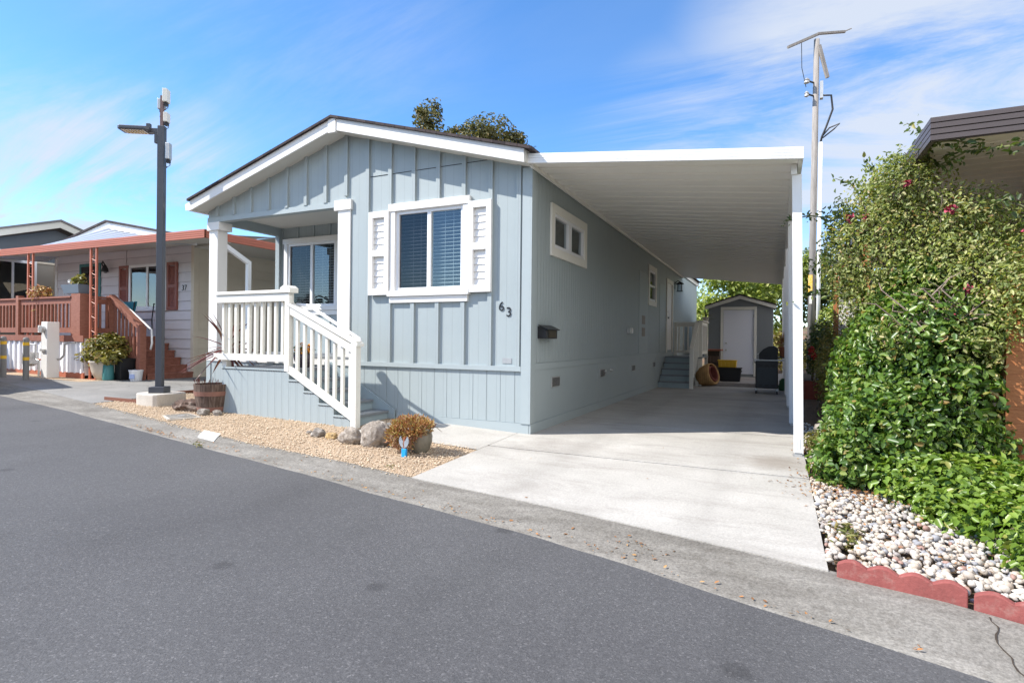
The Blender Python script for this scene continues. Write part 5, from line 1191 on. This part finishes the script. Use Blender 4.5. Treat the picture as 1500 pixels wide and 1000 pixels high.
m = MB().cyl((4.11,15.93,.0),(4.15,15.97,8.3),.065,.06,14); m.build('conduit', M['alumw'], U, smooth=True)
bx('sign', M['sign'], U, 3.8,15.828,3.0,3.93,15.84,3.62); bx('tag', M['cream'], U, 3.84,15.832,2.6,3.92,15.845,2.97)
t = thing('brick_planter','low red brick planter bed near the base of the utility pole','brick bed',(3.6,8.5,0))
MB().box(3.2,7.6,-.1,4.0,7.8,.36).box(3.2,7.8,-.1,3.4,12,.36).build('wall', M['brick'], t); bx('soil', M['soil'], t, 3.4,7.8,-.05,4.0,12,.33)

# parked van whose shadow reaches the street in the photo
V = thing('parked_van','white van parked along the kerb before home 37','van',(-12.6,-2.0,.1))
va = Vector((-.955,.297,0)); vb = Vector((-.297,-.955,0)); v0 = Vector((-10.85,-1.42,.12))
def vp(u, w, z): return tuple(v0+va*u+vb*w+Vector((0,0,z)))
def vprism(pr, w0, w1):
    n = len(pr); return MB().add([vp(u,w0,z) for u,z in pr]+[vp(u,w1,z) for u,z in pr],[tuple(range(n-1,-1,-1)),tuple(range(n,2*n))]+[(i,(i+1)%n,n+(i+1)%n,n+i) for i in range(n)])
vprism([(0,.35),(4.6,.35),(4.65,.8),(4.5,1.05),(3.75,1.15),(3.1,1.85),(.15,1.92),(.0,1.1)],0,1.75).build('body', M['white'], V, bevel=.06)
vprism([(.5,1.2),(3.55,1.2),(3.05,1.72),(.5,1.76)],-.004,1.754).build('side_window', M['dark'], V)
vprism([(-.02,.38),(.12,.38),(.12,.55),(-.02,.55)],.05,1.7).build('bumper', M['blackp'], V)
for u in (.85,3.7):
    for w_ in (.08,1.67): MB().cyl(vp(u,w_-.1,.33),vp(u,w_+.1,.33),.33,n=22).build('wheel', M['blackp'], V)
# ================================================================== TREES AND PLANTS
def tree(name, label, base, h, crowns, nleaf, L, W, mat, seed, group=None, trunk=.2, lo=.2, cull=.5, cfreq=1.2):
    t = thing(name, label, 'tree', base, group); b = Vector(base); r = random.Random(seed)
    m = MB(); m.tube([b+Vector((0,0,-.2)),b+Vector((.1,0,h*.35)),b+Vector((.05,.1,h*.75))],[trunk,trunk*.75,trunk*.35],9)
    for c,rad in crowns:
        s = b+Vector((.08,.05,h*.3*r.uniform(.8,1.3))); mid = (s+Vector(c))/2+Vector((0,0,-.1)); m.tube([s,mid,Vector(c)],[trunk*.4,trunk*.22,trunk*.07],6)
    m.build('trunk', M['bark'], t, smooth=True)
    ells = []
    for c,rad in crowns:
        ells.append((c,rad))
        for k in range(5):
            d = Vector((r.gauss(0,1),r.gauss(0,1),r.gauss(.2,1))).normalized()
            ells.append((tuple(Vector(c)+Vector((d.x*rad[0],d.y*rad[1],d.z*rad[2]))*.75), tuple(q*r.uniform(.35,.55) for q in rad)))
    P_,N_,rg = shell(nleaf, ells, seed, lo, 1.1, .5, .8, cull, cfreq); leaf_mesh('crown',P_,N_,L,W,mat,t,rg); return t
tree('oak_tree','dark olive tree rising behind the roof of home 63',(-10.6,17,0),10.5,[((-12.6,16.2,11.4),(.7,.7,1.4)),((-11.9,16.5,10.6),(1.1,1.1,.8)),((-10.9,16.8,10.9),(.8,.8,.55)),((-9.9,17.4,10.9),(1.35,1.3,1.15)),((-8.9,17.8,10.3),(.9,.9,.8)),((-10.9,17,9.6),(2.2,2,1.2)),((-10.8,17,10.5),(.8,.8,.75)),((-8.2,18,10.0),(.6,.6,.6))],22000,.17,.085,M['oak'],41,cull=1.0,cfreq=1.9)
gt = 'green trees beyond the shed'
tree('garden_tree','yellow-green tree directly behind the shed roof',(1.3,20.5,0),4.6,[((1.2,20.3,3.6),(1.5,1.3,1.0)),((2.4,20.4,3.3),(1.2,1.2,1.0)),((.4,20.4,2.9),(1.1,1,.9)),((1.4,20.3,2.0),(1.6,1.2,.8))],8000,.2,.09,M['lime'],42,gt,trunk=.12)
tree('garden_tree','tall bright tree seen above the white shed door between shed and post',(3.0,22.5,.4),5.6,[((2.6,22.3,4.6),(1.3,1.2,1.0)),((3.6,22.5,4.3),(1.3,1.2,1.1)),((1.6,22.5,4.1),(1.1,1,1.0))],7000,.2,.09,M['lime'],43,gt,trunk=.12)
tree('garden_tree','darker green tree between the carport posts and the utility pole',(4.6,24,.8),6,[((4.4,23.6,4.5),(1.2,1.2,1.2)),((5.4,24,4.2),(1.3,1.2,1.2)),((4.9,23.6,3.0),(1.6,1.2,1.1))],7000,.2,.09,M['mid'],44,gt,trunk=.14)
tree('garden_tree','low light tree beside the side eave of home 63',(-1.2,22,0),4.4,[((-1.0,21.8,2.6),(1.3,1.2,1.0)),((.0,21.8,2.2),(1.2,1.1,.8))],4500,.2,.09,M['lime'],45,gt,trunk=.1)
def bush(name, label, base, ells, n, L, W, mat, seed, cat='bush', group=None, cull=.4, cfreq=4, stems=8, lo=.45, hi=1.08, up=.5, jit=.7, zmin=None):
    t = thing(name, label, cat, base, group); r = random.Random(seed); b = Vector(base)
    P_,N_,rg = shell(n, ells, seed, lo, hi, up, jit, cull, cfreq, zmin); leaf_mesh('foliage',P_,N_,L,W,mat,t,rg)
    if stems:
        m = MB()
        for k in range(stems):
            e = r.choice(ells); c = Vector(e[0]); q = c+Vector((r.uniform(-.7,.7)*e[1][0],r.uniform(-.7,.7)*e[1][1],r.uniform(-.3,.7)*e[1][2]))
            s = b+Vector((r.uniform(-.25,.25),r.uniform(-.2,.2),0)); m.tube([s,(s+q)/2+Vector((r.uniform(-.15,.15),r.uniform(-.15,.15),.1)),q],[.018,.012,.005],5)
        m.build('stems', M['bark'], t)
    return t
hs = 'shrubs on the bank and along the side bed'
bush('shrub','yellowish shrub on the bank right behind the grill',(3.0,19.5,0),[((2.9,19.2,.9),(.8,.6,.8)),((3.6,19.4,.7),(.6,.5,.6))],2600,.14,.06,M['pale'],51,group=hs)
bush('shrub','bright yellow-green shrub at the foot of the utility pole',(4.6,15.4,0),[((4.75,15.3,1.4),(.75,.7,1.3)),((5.2,15.3,2.2),(.7,.7,.9))],4200,.14,.06,M['lime'],52,group=hs)
bush('shrub','green shrub with red flowers behind the brick bed',(3.75,8.4,.3),[((3.72,8.3,.95),(.32,.35,.55)),((3.8,8.9,1.3),(.3,.4,.5))],2400,.08,.035,M['mid'],53,group=hs)
Pp,Nn,rg = shell(90,[((3.53,7.98,1.05),(.07,.06,.1)),((3.6,7.96,.92),(.08,.06,.08))],54,.3,1.0); o_ = bpy.data.objects['shrub.002']; leaf_mesh('bloom',Pp,Nn,.06,.05,M['redfl'],o_,rg)
bush('shrub','pale loose shrub along the side bed halfway to the pole',(3.7,5.2,0),[((3.75,5.2,.7),(.35,.6,.65)),((3.7,4.2,.5),(.3,.5,.45)),((3.85,6.4,.9),(.3,.6,.8))],3600,.07,.03,M['pale'],55,group=hs)
# glossy vine, main mass
GV = bush('glossy_vine','large glossy green vine bush filling the side bed',(4.2,.3,-.03),[((4.15,.4,.75),(.75,1.0,.85)),((3.78,.2,.95),(.42,.7,.6)),((4.12,-.4,.7),(.4,.55,.72)),((4.3,-.5,.3),(.35,.4,.35)),((3.72,-.55,.42),(.52,.62,.5)),((4.1,-.2,1.3),(.55,.6,.4)),((3.7,.9,.8),(.35,.6,.55)),((4.28,.1,1.15),(.34,.5,.5)),((4.0,-.1,1.75),(.2,.25,.28)),((3.8,.1,1.55),(.22,.3,.25)),((4.25,-.35,1.55),(.16,.2,.22)),((3.38,-.85,.14),(.3,.38,.24)),((3.95,1.3,1.15),(.36,.6,.5)),((3.55,-.1,.3),(.3,.4,.3))],37000,.068,.037,M['glossy'],61,'vine',cull=.55,cfreq=5,stems=26,lo=.5,up=.35,jit=.9)
RVE = [((3.62,.3,2.45),(.3,.35,.33)),((3.5,.3,2.1),(.27,.35,.42)),((3.85,.1,2.75),(.3,.3,.25))]
RV = bush('rose_vine','pale climbing rose with small leaves and faded pink blooms over the awning edge',(4.4,.7,0),[((3.98,.3,1.95),(.6,.65,.6)),((4.4,.0,1.85),(.6,.6,.55)),((3.68,.3,2.2),(.38,.5,.45)),((3.95,.1,2.5),(.4,.4,.42)),((3.85,-.1,2.75),(.2,.25,.28)),((4.35,-.1,2.3),(.34,.4,.32)),((4.65,-.3,1.7),(.4,.45,.5)),((3.72,.3,1.65),(.34,.4,.35)),((4.8,-.55,1.75),(.35,.35,.42)),((4.45,-.4,1.5),(.3,.4,.22)),((3.85,-.45,1.25),(.25,.2,.2)),((4.3,-.7,1.2),(.22,.15,.2)),((4.62,-.75,1.62),(.28,.22,.3)),((4.85,-.7,2.0),(.25,.22,.22))]+RVE,40000,.043,.019,M['roseleaf'],62,'vine',cull=.75,cfreq=5,stems=70,lo=.3,hi=1.22,up=.3,jit=1.1)
m = MB(); r = random.Random(77)
for k in range(70):
    p0 = Vector((4.12+r.gauss(0,.16),-.5+r.gauss(0,.06),1.38+r.gauss(0,.12))); p1 = p0+Vector((r.uniform(-.22,.22),r.uniform(-.08,.04),r.uniform(-.1,.22))); p2 = p1+Vector((r.uniform(-.15,.15),r.uniform(-.06,.04),r.uniform(-.12,.16)))
    m.tube([p0,p1,p2],[.007,.005,.002],5)
m.build('twigs', paint('dry_twig',(.3,.22,.18),.85,.25,8,.2), RV)
canes = [[(3.7,.3,2.3),(3.4,.28,2.5),(3.1,.25,2.55),(2.86,.22,2.5)],[(3.7,.3,2.2),(3.4,.25,2.4),(3.22,.2,2.34)],[(3.7,.3,2.5),(3.5,.3,2.85),(3.35,.3,2.93)],[(3.8,.3,2.6),(3.68,.3,3.0),(3.6,.3,3.1)],[(4.1,.2,2.9),(4.05,.0,3.2),(3.9,-.1,3.28)],[(4.1,0,2.9),(4.0,-.4,2.98),(4.1,-.6,2.92),(4.3,-.66,2.86)],
         [(4.15,-.1,2.85),(4.25,-.5,2.84),(4.5,-.75,2.78),(4.75,-.8,2.73),(4.85,-.8,2.72)],[(3.5,.3,1.75),(3.2,.2,1.72),(2.98,.15,1.66)],[(3.6,.2,2.0),(3.25,.2,2.05),(3.1,.2,1.98)],[(4.3,-.3,2.3),(4.5,-.6,2.4),(4.6,-.65,2.3)],[(3.55,.6,2.5),(3.4,.6,2.7)],[(4.6,-.4,2.2),(4.9,-.6,2.3),(5.0,-.6,2.25)]]
m = MB(); P_ = []; N_ = []
for c in canes:
    m.tube(c,[.008]*(len(c)-1)+[.003],5)
    for a,b in zip(c,c[1:]):
        a,b = Vector(a),Vector(b)
        for k in range(int((b-a).length*95)):
            p = a.lerp(b,rnd.random())+Vector((rnd.gauss(0,.035),rnd.gauss(0,.035),rnd.gauss(0,.035))); P_.append(p[:]); N_.append((rnd.gauss(0,.6),rnd.gauss(-.3,.5),rnd.gauss(.4,.6)))
m.build('cane', paint('green_cane',(.16,.17,.07),.7,.2,8,.1), RV); leaf_mesh('cane_leaves',np.array(P_),np.array(N_),.062,.032,M['mid'],RV,np.random.default_rng(8))
for i,(x,y,z) in enumerate([(3.88,-.3,2.66),(3.46,.02,2.45),(3.6,.0,2.44),(4.27,-.52,1.66),(4.33,-.5,1.55),(4.2,-.55,1.44),(4.65,-.55,2.12),(4.18,-.4,2.38)]):
    Pp,Nn,rg = shell(34,[((x,y,z),(.035,.035,.03))],70+i,.4,1.0,jit=.9); leaf_mesh('bloom',Pp,Nn,.035,.03,M['rose'],RV,rg)
bush('ground_cover_plant','bright green low leafy plant spreading over the pebbles behind the red edging',(4.3,-1.6,-.06),[((4.15,-1.35,.08),(.5,.5,.3)),((4.35,-1.95,.04),(.42,.5,.26)),((4.7,-1.5,.08),(.5,.6,.3)),((3.85,-1.15,.1),(.35,.3,.25)),((4.25,-2.45,-.02),(.28,.32,.17)),((4.6,-2.3,.02),(.4,.4,.22)),((4.0,-1.7,.0),(.3,.3,.2))],15500,.064,.036,M['cover'],63,'plant',cull=.35,cfreq=6,stems=16,lo=.4,up=.6)
ws = 'small weeds at the driveway side'
bush('weed','low yellow-green weed at the foot of the front carport post',(3.25,.7,-.0),[((3.25,.75,.08),(.16,.4,.12)),((3.35,.2,.06),(.16,.3,.1))],900,.05,.02,M['weed'],71,'weed',ws,stems=0,zmin=0)
bush('weed','small weed on the pebbles at the driveway edge by the red edging',(3.2,-2.3,-.07),[((3.2,-2.3,-.04),(.1,.16,.08))],260,.05,.018,M['weed'],72,'weed',ws,stems=0)
bush('weed','small dry weed in the gutter below the white address block',(-2.9,-2.35,-.02),[((-3.0,-2.36,-.02),(.11,.035,.05))],80,.04,.007,M['weed'],73,'weed',ws,stems=0)
bush('weed','tiny weed in the gravel by the driveway corner',(-.55,-2.1,-.05),[((-.55,-2.08,-.05),(.06,.06,.02))],60,.03,.012,M['weed'],74,'weed',ws,stems=0)
# dry leaves
P_ = []
def scat(n, fx, fy):
    k = 0
    while k < n:
        x, y = fx(), fy(); P_.append((x, y, T(x,y)+.02 if x < 3.09 else T(x,y)+.05)); k += 1
scat(900, lambda: rnd.gauss(3.4,.22), lambda: rnd.gauss(-1.05,.25)); scat(260, lambda: rnd.uniform(3.1,4.2), lambda: rnd.uniform(-2.6,-.8)); scat(240, lambda: rnd.gauss(3.25,.12), lambda: rnd.gauss(.4,.5))
for k in range(110): x = rnd.gauss(-4.3,.35); y = yo(x)+rnd.uniform(0,.12); P_.append((x, y, gzz(x,y)+.006))
for k in range(170): x = rnd.uniform(-4,3.4); y = yo(x)+abs(rnd.gauss(0,.07)); P_.append((x, y, gzz(x,y)+.006))
for k in range(26): x = rnd.gauss(2.0,.12); y = (yo(x)+yi(x))/2+rnd.gauss(0,.05); P_.append((x, y, gzz(x,y)+.006))
for k in range(14): x = rnd.uniform(.1,2.9); y = rnd.uniform(-2.4,3); P_.append((x, y, T(x,y)+.019))
P_ = np.array(P_); rg = np.random.default_rng(5); Nn = rg.normal(size=P_.shape)*.22+np.array([0,0,1.])
o = leaf_mesh('fallen_leaves',P_,Nn,.028,.013,M['dryleaf'],None,rg,droop=-.08); o['kind'] = 'stuff'
# trees across the street, mirrored in the window panes
rgs = np.random.default_rng(12); ells = []
for k in range(22):
    x = -42+3.6*k+rgs.uniform(-1,1); h = rgs.uniform(3.0,5.2); ells.append(((x,-34+rgs.uniform(-3,3),h*.55),(2.6,2.2,h*.6)))
Pp,Nn,rg = shell(9000,ells,13,.6,1.1,.4,.7,.3,.6); o = leaf_mesh('far_woods',Pp,Nn,.8,.5,M['farwood'],None,rg); o['kind'] = 'stuff'

# ================================================================== LIGHT, SKY, CAMERA
sun_dir = Vector((-.46,-.30,.54)).normalized()
el = math.asin(sun_dir.z); az = math.atan2(sun_dir.x, sun_dir.y)
W = bpy.data.worlds.new('World'); SC.world = W; W.use_nodes = True; t = W.node_tree; t.nodes.clear()
def wn(typ, **kw):
    x = t.nodes.new(typ)
    for k,v in kw.items(): setattr(x,k,v)
    return x
out = wn('ShaderNodeOutputWorld'); bg = wn('ShaderNodeBackground'); bg.inputs['Strength'].default_value = .15
sky = wn('ShaderNodeTexSky', sky_type='NISHITA'); sky.sun_disc = False; sky.sun_elevation = el; sky.sun_rotation = az % (2*math.pi)
sky.altitude = 100; sky.air_density = 1.0; sky.dust_density = .15; sky.ozone_density = 3.0
tc = wn('ShaderNodeTexCoord')
def wm(op, a, b=0.0, c=None):
    x = wn('ShaderNodeMath', operation=op)
    for i,v in enumerate((a,b)+((c,) if c is not None else ())):
        if isinstance(v,(int,float)): x.inputs[i].default_value = v
        else: t.links.new(v, x.inputs[i])
    return x.outputs[0]
sp = wn('ShaderNodeSeparateXYZ'); t.links.new(tc.outputs['Generated'], sp.inputs[0])
zc_ = wm('ADD', wm('MAXIMUM', sp.outputs[2], 0.0), .10)
cx = wm('DIVIDE', sp.outputs[0], zc_); cy = wm('DIVIDE', sp.outputs[1], zc_)
cv = wn('ShaderNodeCombineXYZ'); t.links.new(cx, cv.inputs[0]); t.links.new(cy, cv.inputs[1])
def wnoise(scale, det, rough, dist, sx, sy, rot, off):
    mp = wn('ShaderNodeMapping'); mp.inputs['Scale'].default_value = (sx,sy,1); mp.inputs['Rotation'].default_value = (0,0,rot); mp.inputs['Location'].default_value = (off,off*.7,0)
    t.links.new(cv.outputs[0], mp.inputs[0]); n = wn('ShaderNodeTexNoise'); n.inputs['Scale'].default_value = scale; n.inputs['Detail'].default_value = det; n.inputs['Roughness'].default_value = rough; n.inputs['Distortion'].default_value = dist
    t.links.new(mp.outputs[0], n.inputs['Vector']); return n.outputs['Fac']
def smooth(v, a, b):
    x = wn('ShaderNodeMapRange', interpolation_type='SMOOTHSTEP'); x.inputs['From Min'].default_value = a; x.inputs['From Max'].default_value = b; t.links.new(v, x.inputs['Value']); return x.outputs[0]
streak = wnoise(.9, 12, .66, 1.3, .55, 1.5, R(25), 2.3)
puff = wnoise(.55, 8, .55, .3, .8, 1.0, R(25), 7.1)
def lobe(d, k0, k1):
    d = Vector(d).normalized(); vm = wn('ShaderNodeVectorMath', operation='DOT_PRODUCT'); t.links.new(tc.outputs['Generated'], vm.inputs[0]); vm.inputs[1].default_value = d; return smooth(vm.outputs['Value'], k0, k1)
CL = [((.12,1.0,.36),.945,.997,.85),((-.12,1.0,.26),.965,.999,.7),((-.97,.55,.13),.955,.995,1.1),((-.8,.75,.62),.95,1.0,.22)]
dens = None
for d,a,b,wt in CL:
    v = wm('MULTIPLY', lobe(d,a,b), wt); dens = v if dens is None else wm('MAXIMUM', dens, v)
dens = wm('ADD', dens, .05)
cl = wm('MULTIPLY', smooth(wm('ADD', wm('MULTIPLY', streak, .75), wm('MULTIPLY', puff, .35)), .43, .68), dens)
cl = wm('ADD', cl, wm('MULTIPLY', smooth(puff, .45, .75), wm('MULTIPLY', dens, .4)))
cl = wm('MINIMUM', cl, .92)
# added bright cloud lobes, out of view, to fill the shaded carport and side wall
bank = wm('MULTIPLY', wm('MAXIMUM', lobe((.93,-.35,.42),.45,.88), wm('MULTIPLY', lobe((.25,-.95,.26),.86,.965), .55)), smooth(wm('ADD', wm('MULTIPLY', puff, .6), wm('MULTIPLY', streak, .4)), .3, .55))
hs_ = wn('ShaderNodeHueSaturation'); hs_.inputs['Saturation'].default_value = 1.15; hs_.inputs['Value'].default_value = .98
tint = wn('ShaderNodeMix', data_type='RGBA', blend_type='MULTIPLY'); tint.inputs[0].default_value = 1; t.links.new(sky.outputs[0], tint.inputs[6]); tint.inputs[7].default_value = (.88,.95,1.04,1); t.links.new(tint.outputs[2], hs_.inputs['Color'])
mx = wn('ShaderNodeMix', data_type='RGBA'); t.links.new(cl, mx.inputs[0]); t.links.new(hs_.outputs[0], mx.inputs[6]); mx.inputs[7].default_value = (2.75,3.0,3.45,1)
mx2 = wn('ShaderNodeMix', data_type='RGBA'); t.links.new(bank, mx2.inputs[0]); t.links.new(mx.outputs[2], mx2.inputs[6]); mx2.inputs[7].default_value = (8.6,8.4,8.1,1)
t.links.new(mx2.outputs[2], bg.inputs['Color']); t.links.new(bg.outputs[0], out.inputs['Surface'])
sl = bpy.data.lights.new('sun','SUN'); sl.energy = 4.5; sl.angle = R(.53); sl.color = (1,.955,.88)
so = bpy.data.objects.new('sun', sl); COL.objects.link(so); so.location = (-10,-8,14); so.rotation_euler = sun_dir.to_track_quat('Z','Y').to_euler()
cam = bpy.data.cameras.new('camera'); cam.sensor_width = 36; cam.lens = 814.24/1500*36; cam.clip_end = 2000; cam.clip_start = .05
co = bpy.data.objects.new('camera', cam); COL.objects.link(co); SC.camera = co
yaw,pit,rol = R(25.4587),R(-.0997),R(.6088)
f = Vector((-math.sin(yaw)*math.cos(pit), math.cos(yaw)*math.cos(pit), math.sin(pit))); r0 = Vector((math.cos(yaw),math.sin(yaw),0)); u0 = r0.cross(f)
r2 = r0*math.cos(rol)+u0*math.sin(rol); u2 = u0*math.cos(rol)-r0*math.sin(rol)
mw = Matrix(((r2.x,u2.x,-f.x,2.811),(r2.y,u2.y,-f.y,-6.436),(r2.z,u2.z,-f.z,1.191),(0,0,0,1))); co.matrix_world = mw
SC.render.engine = 'CYCLES'; SC.view_settings.view_transform = 'Standard'; SC.view_settings.look = 'None'; SC.view_settings.exposure = .87; SC.view_settings.gamma = 1
SC.cycles.max_bounces = 8; SC.cycles.transparent_max_bounces = 12; SC.render.resolution_x = 1024; SC.render.resolution_y = 682
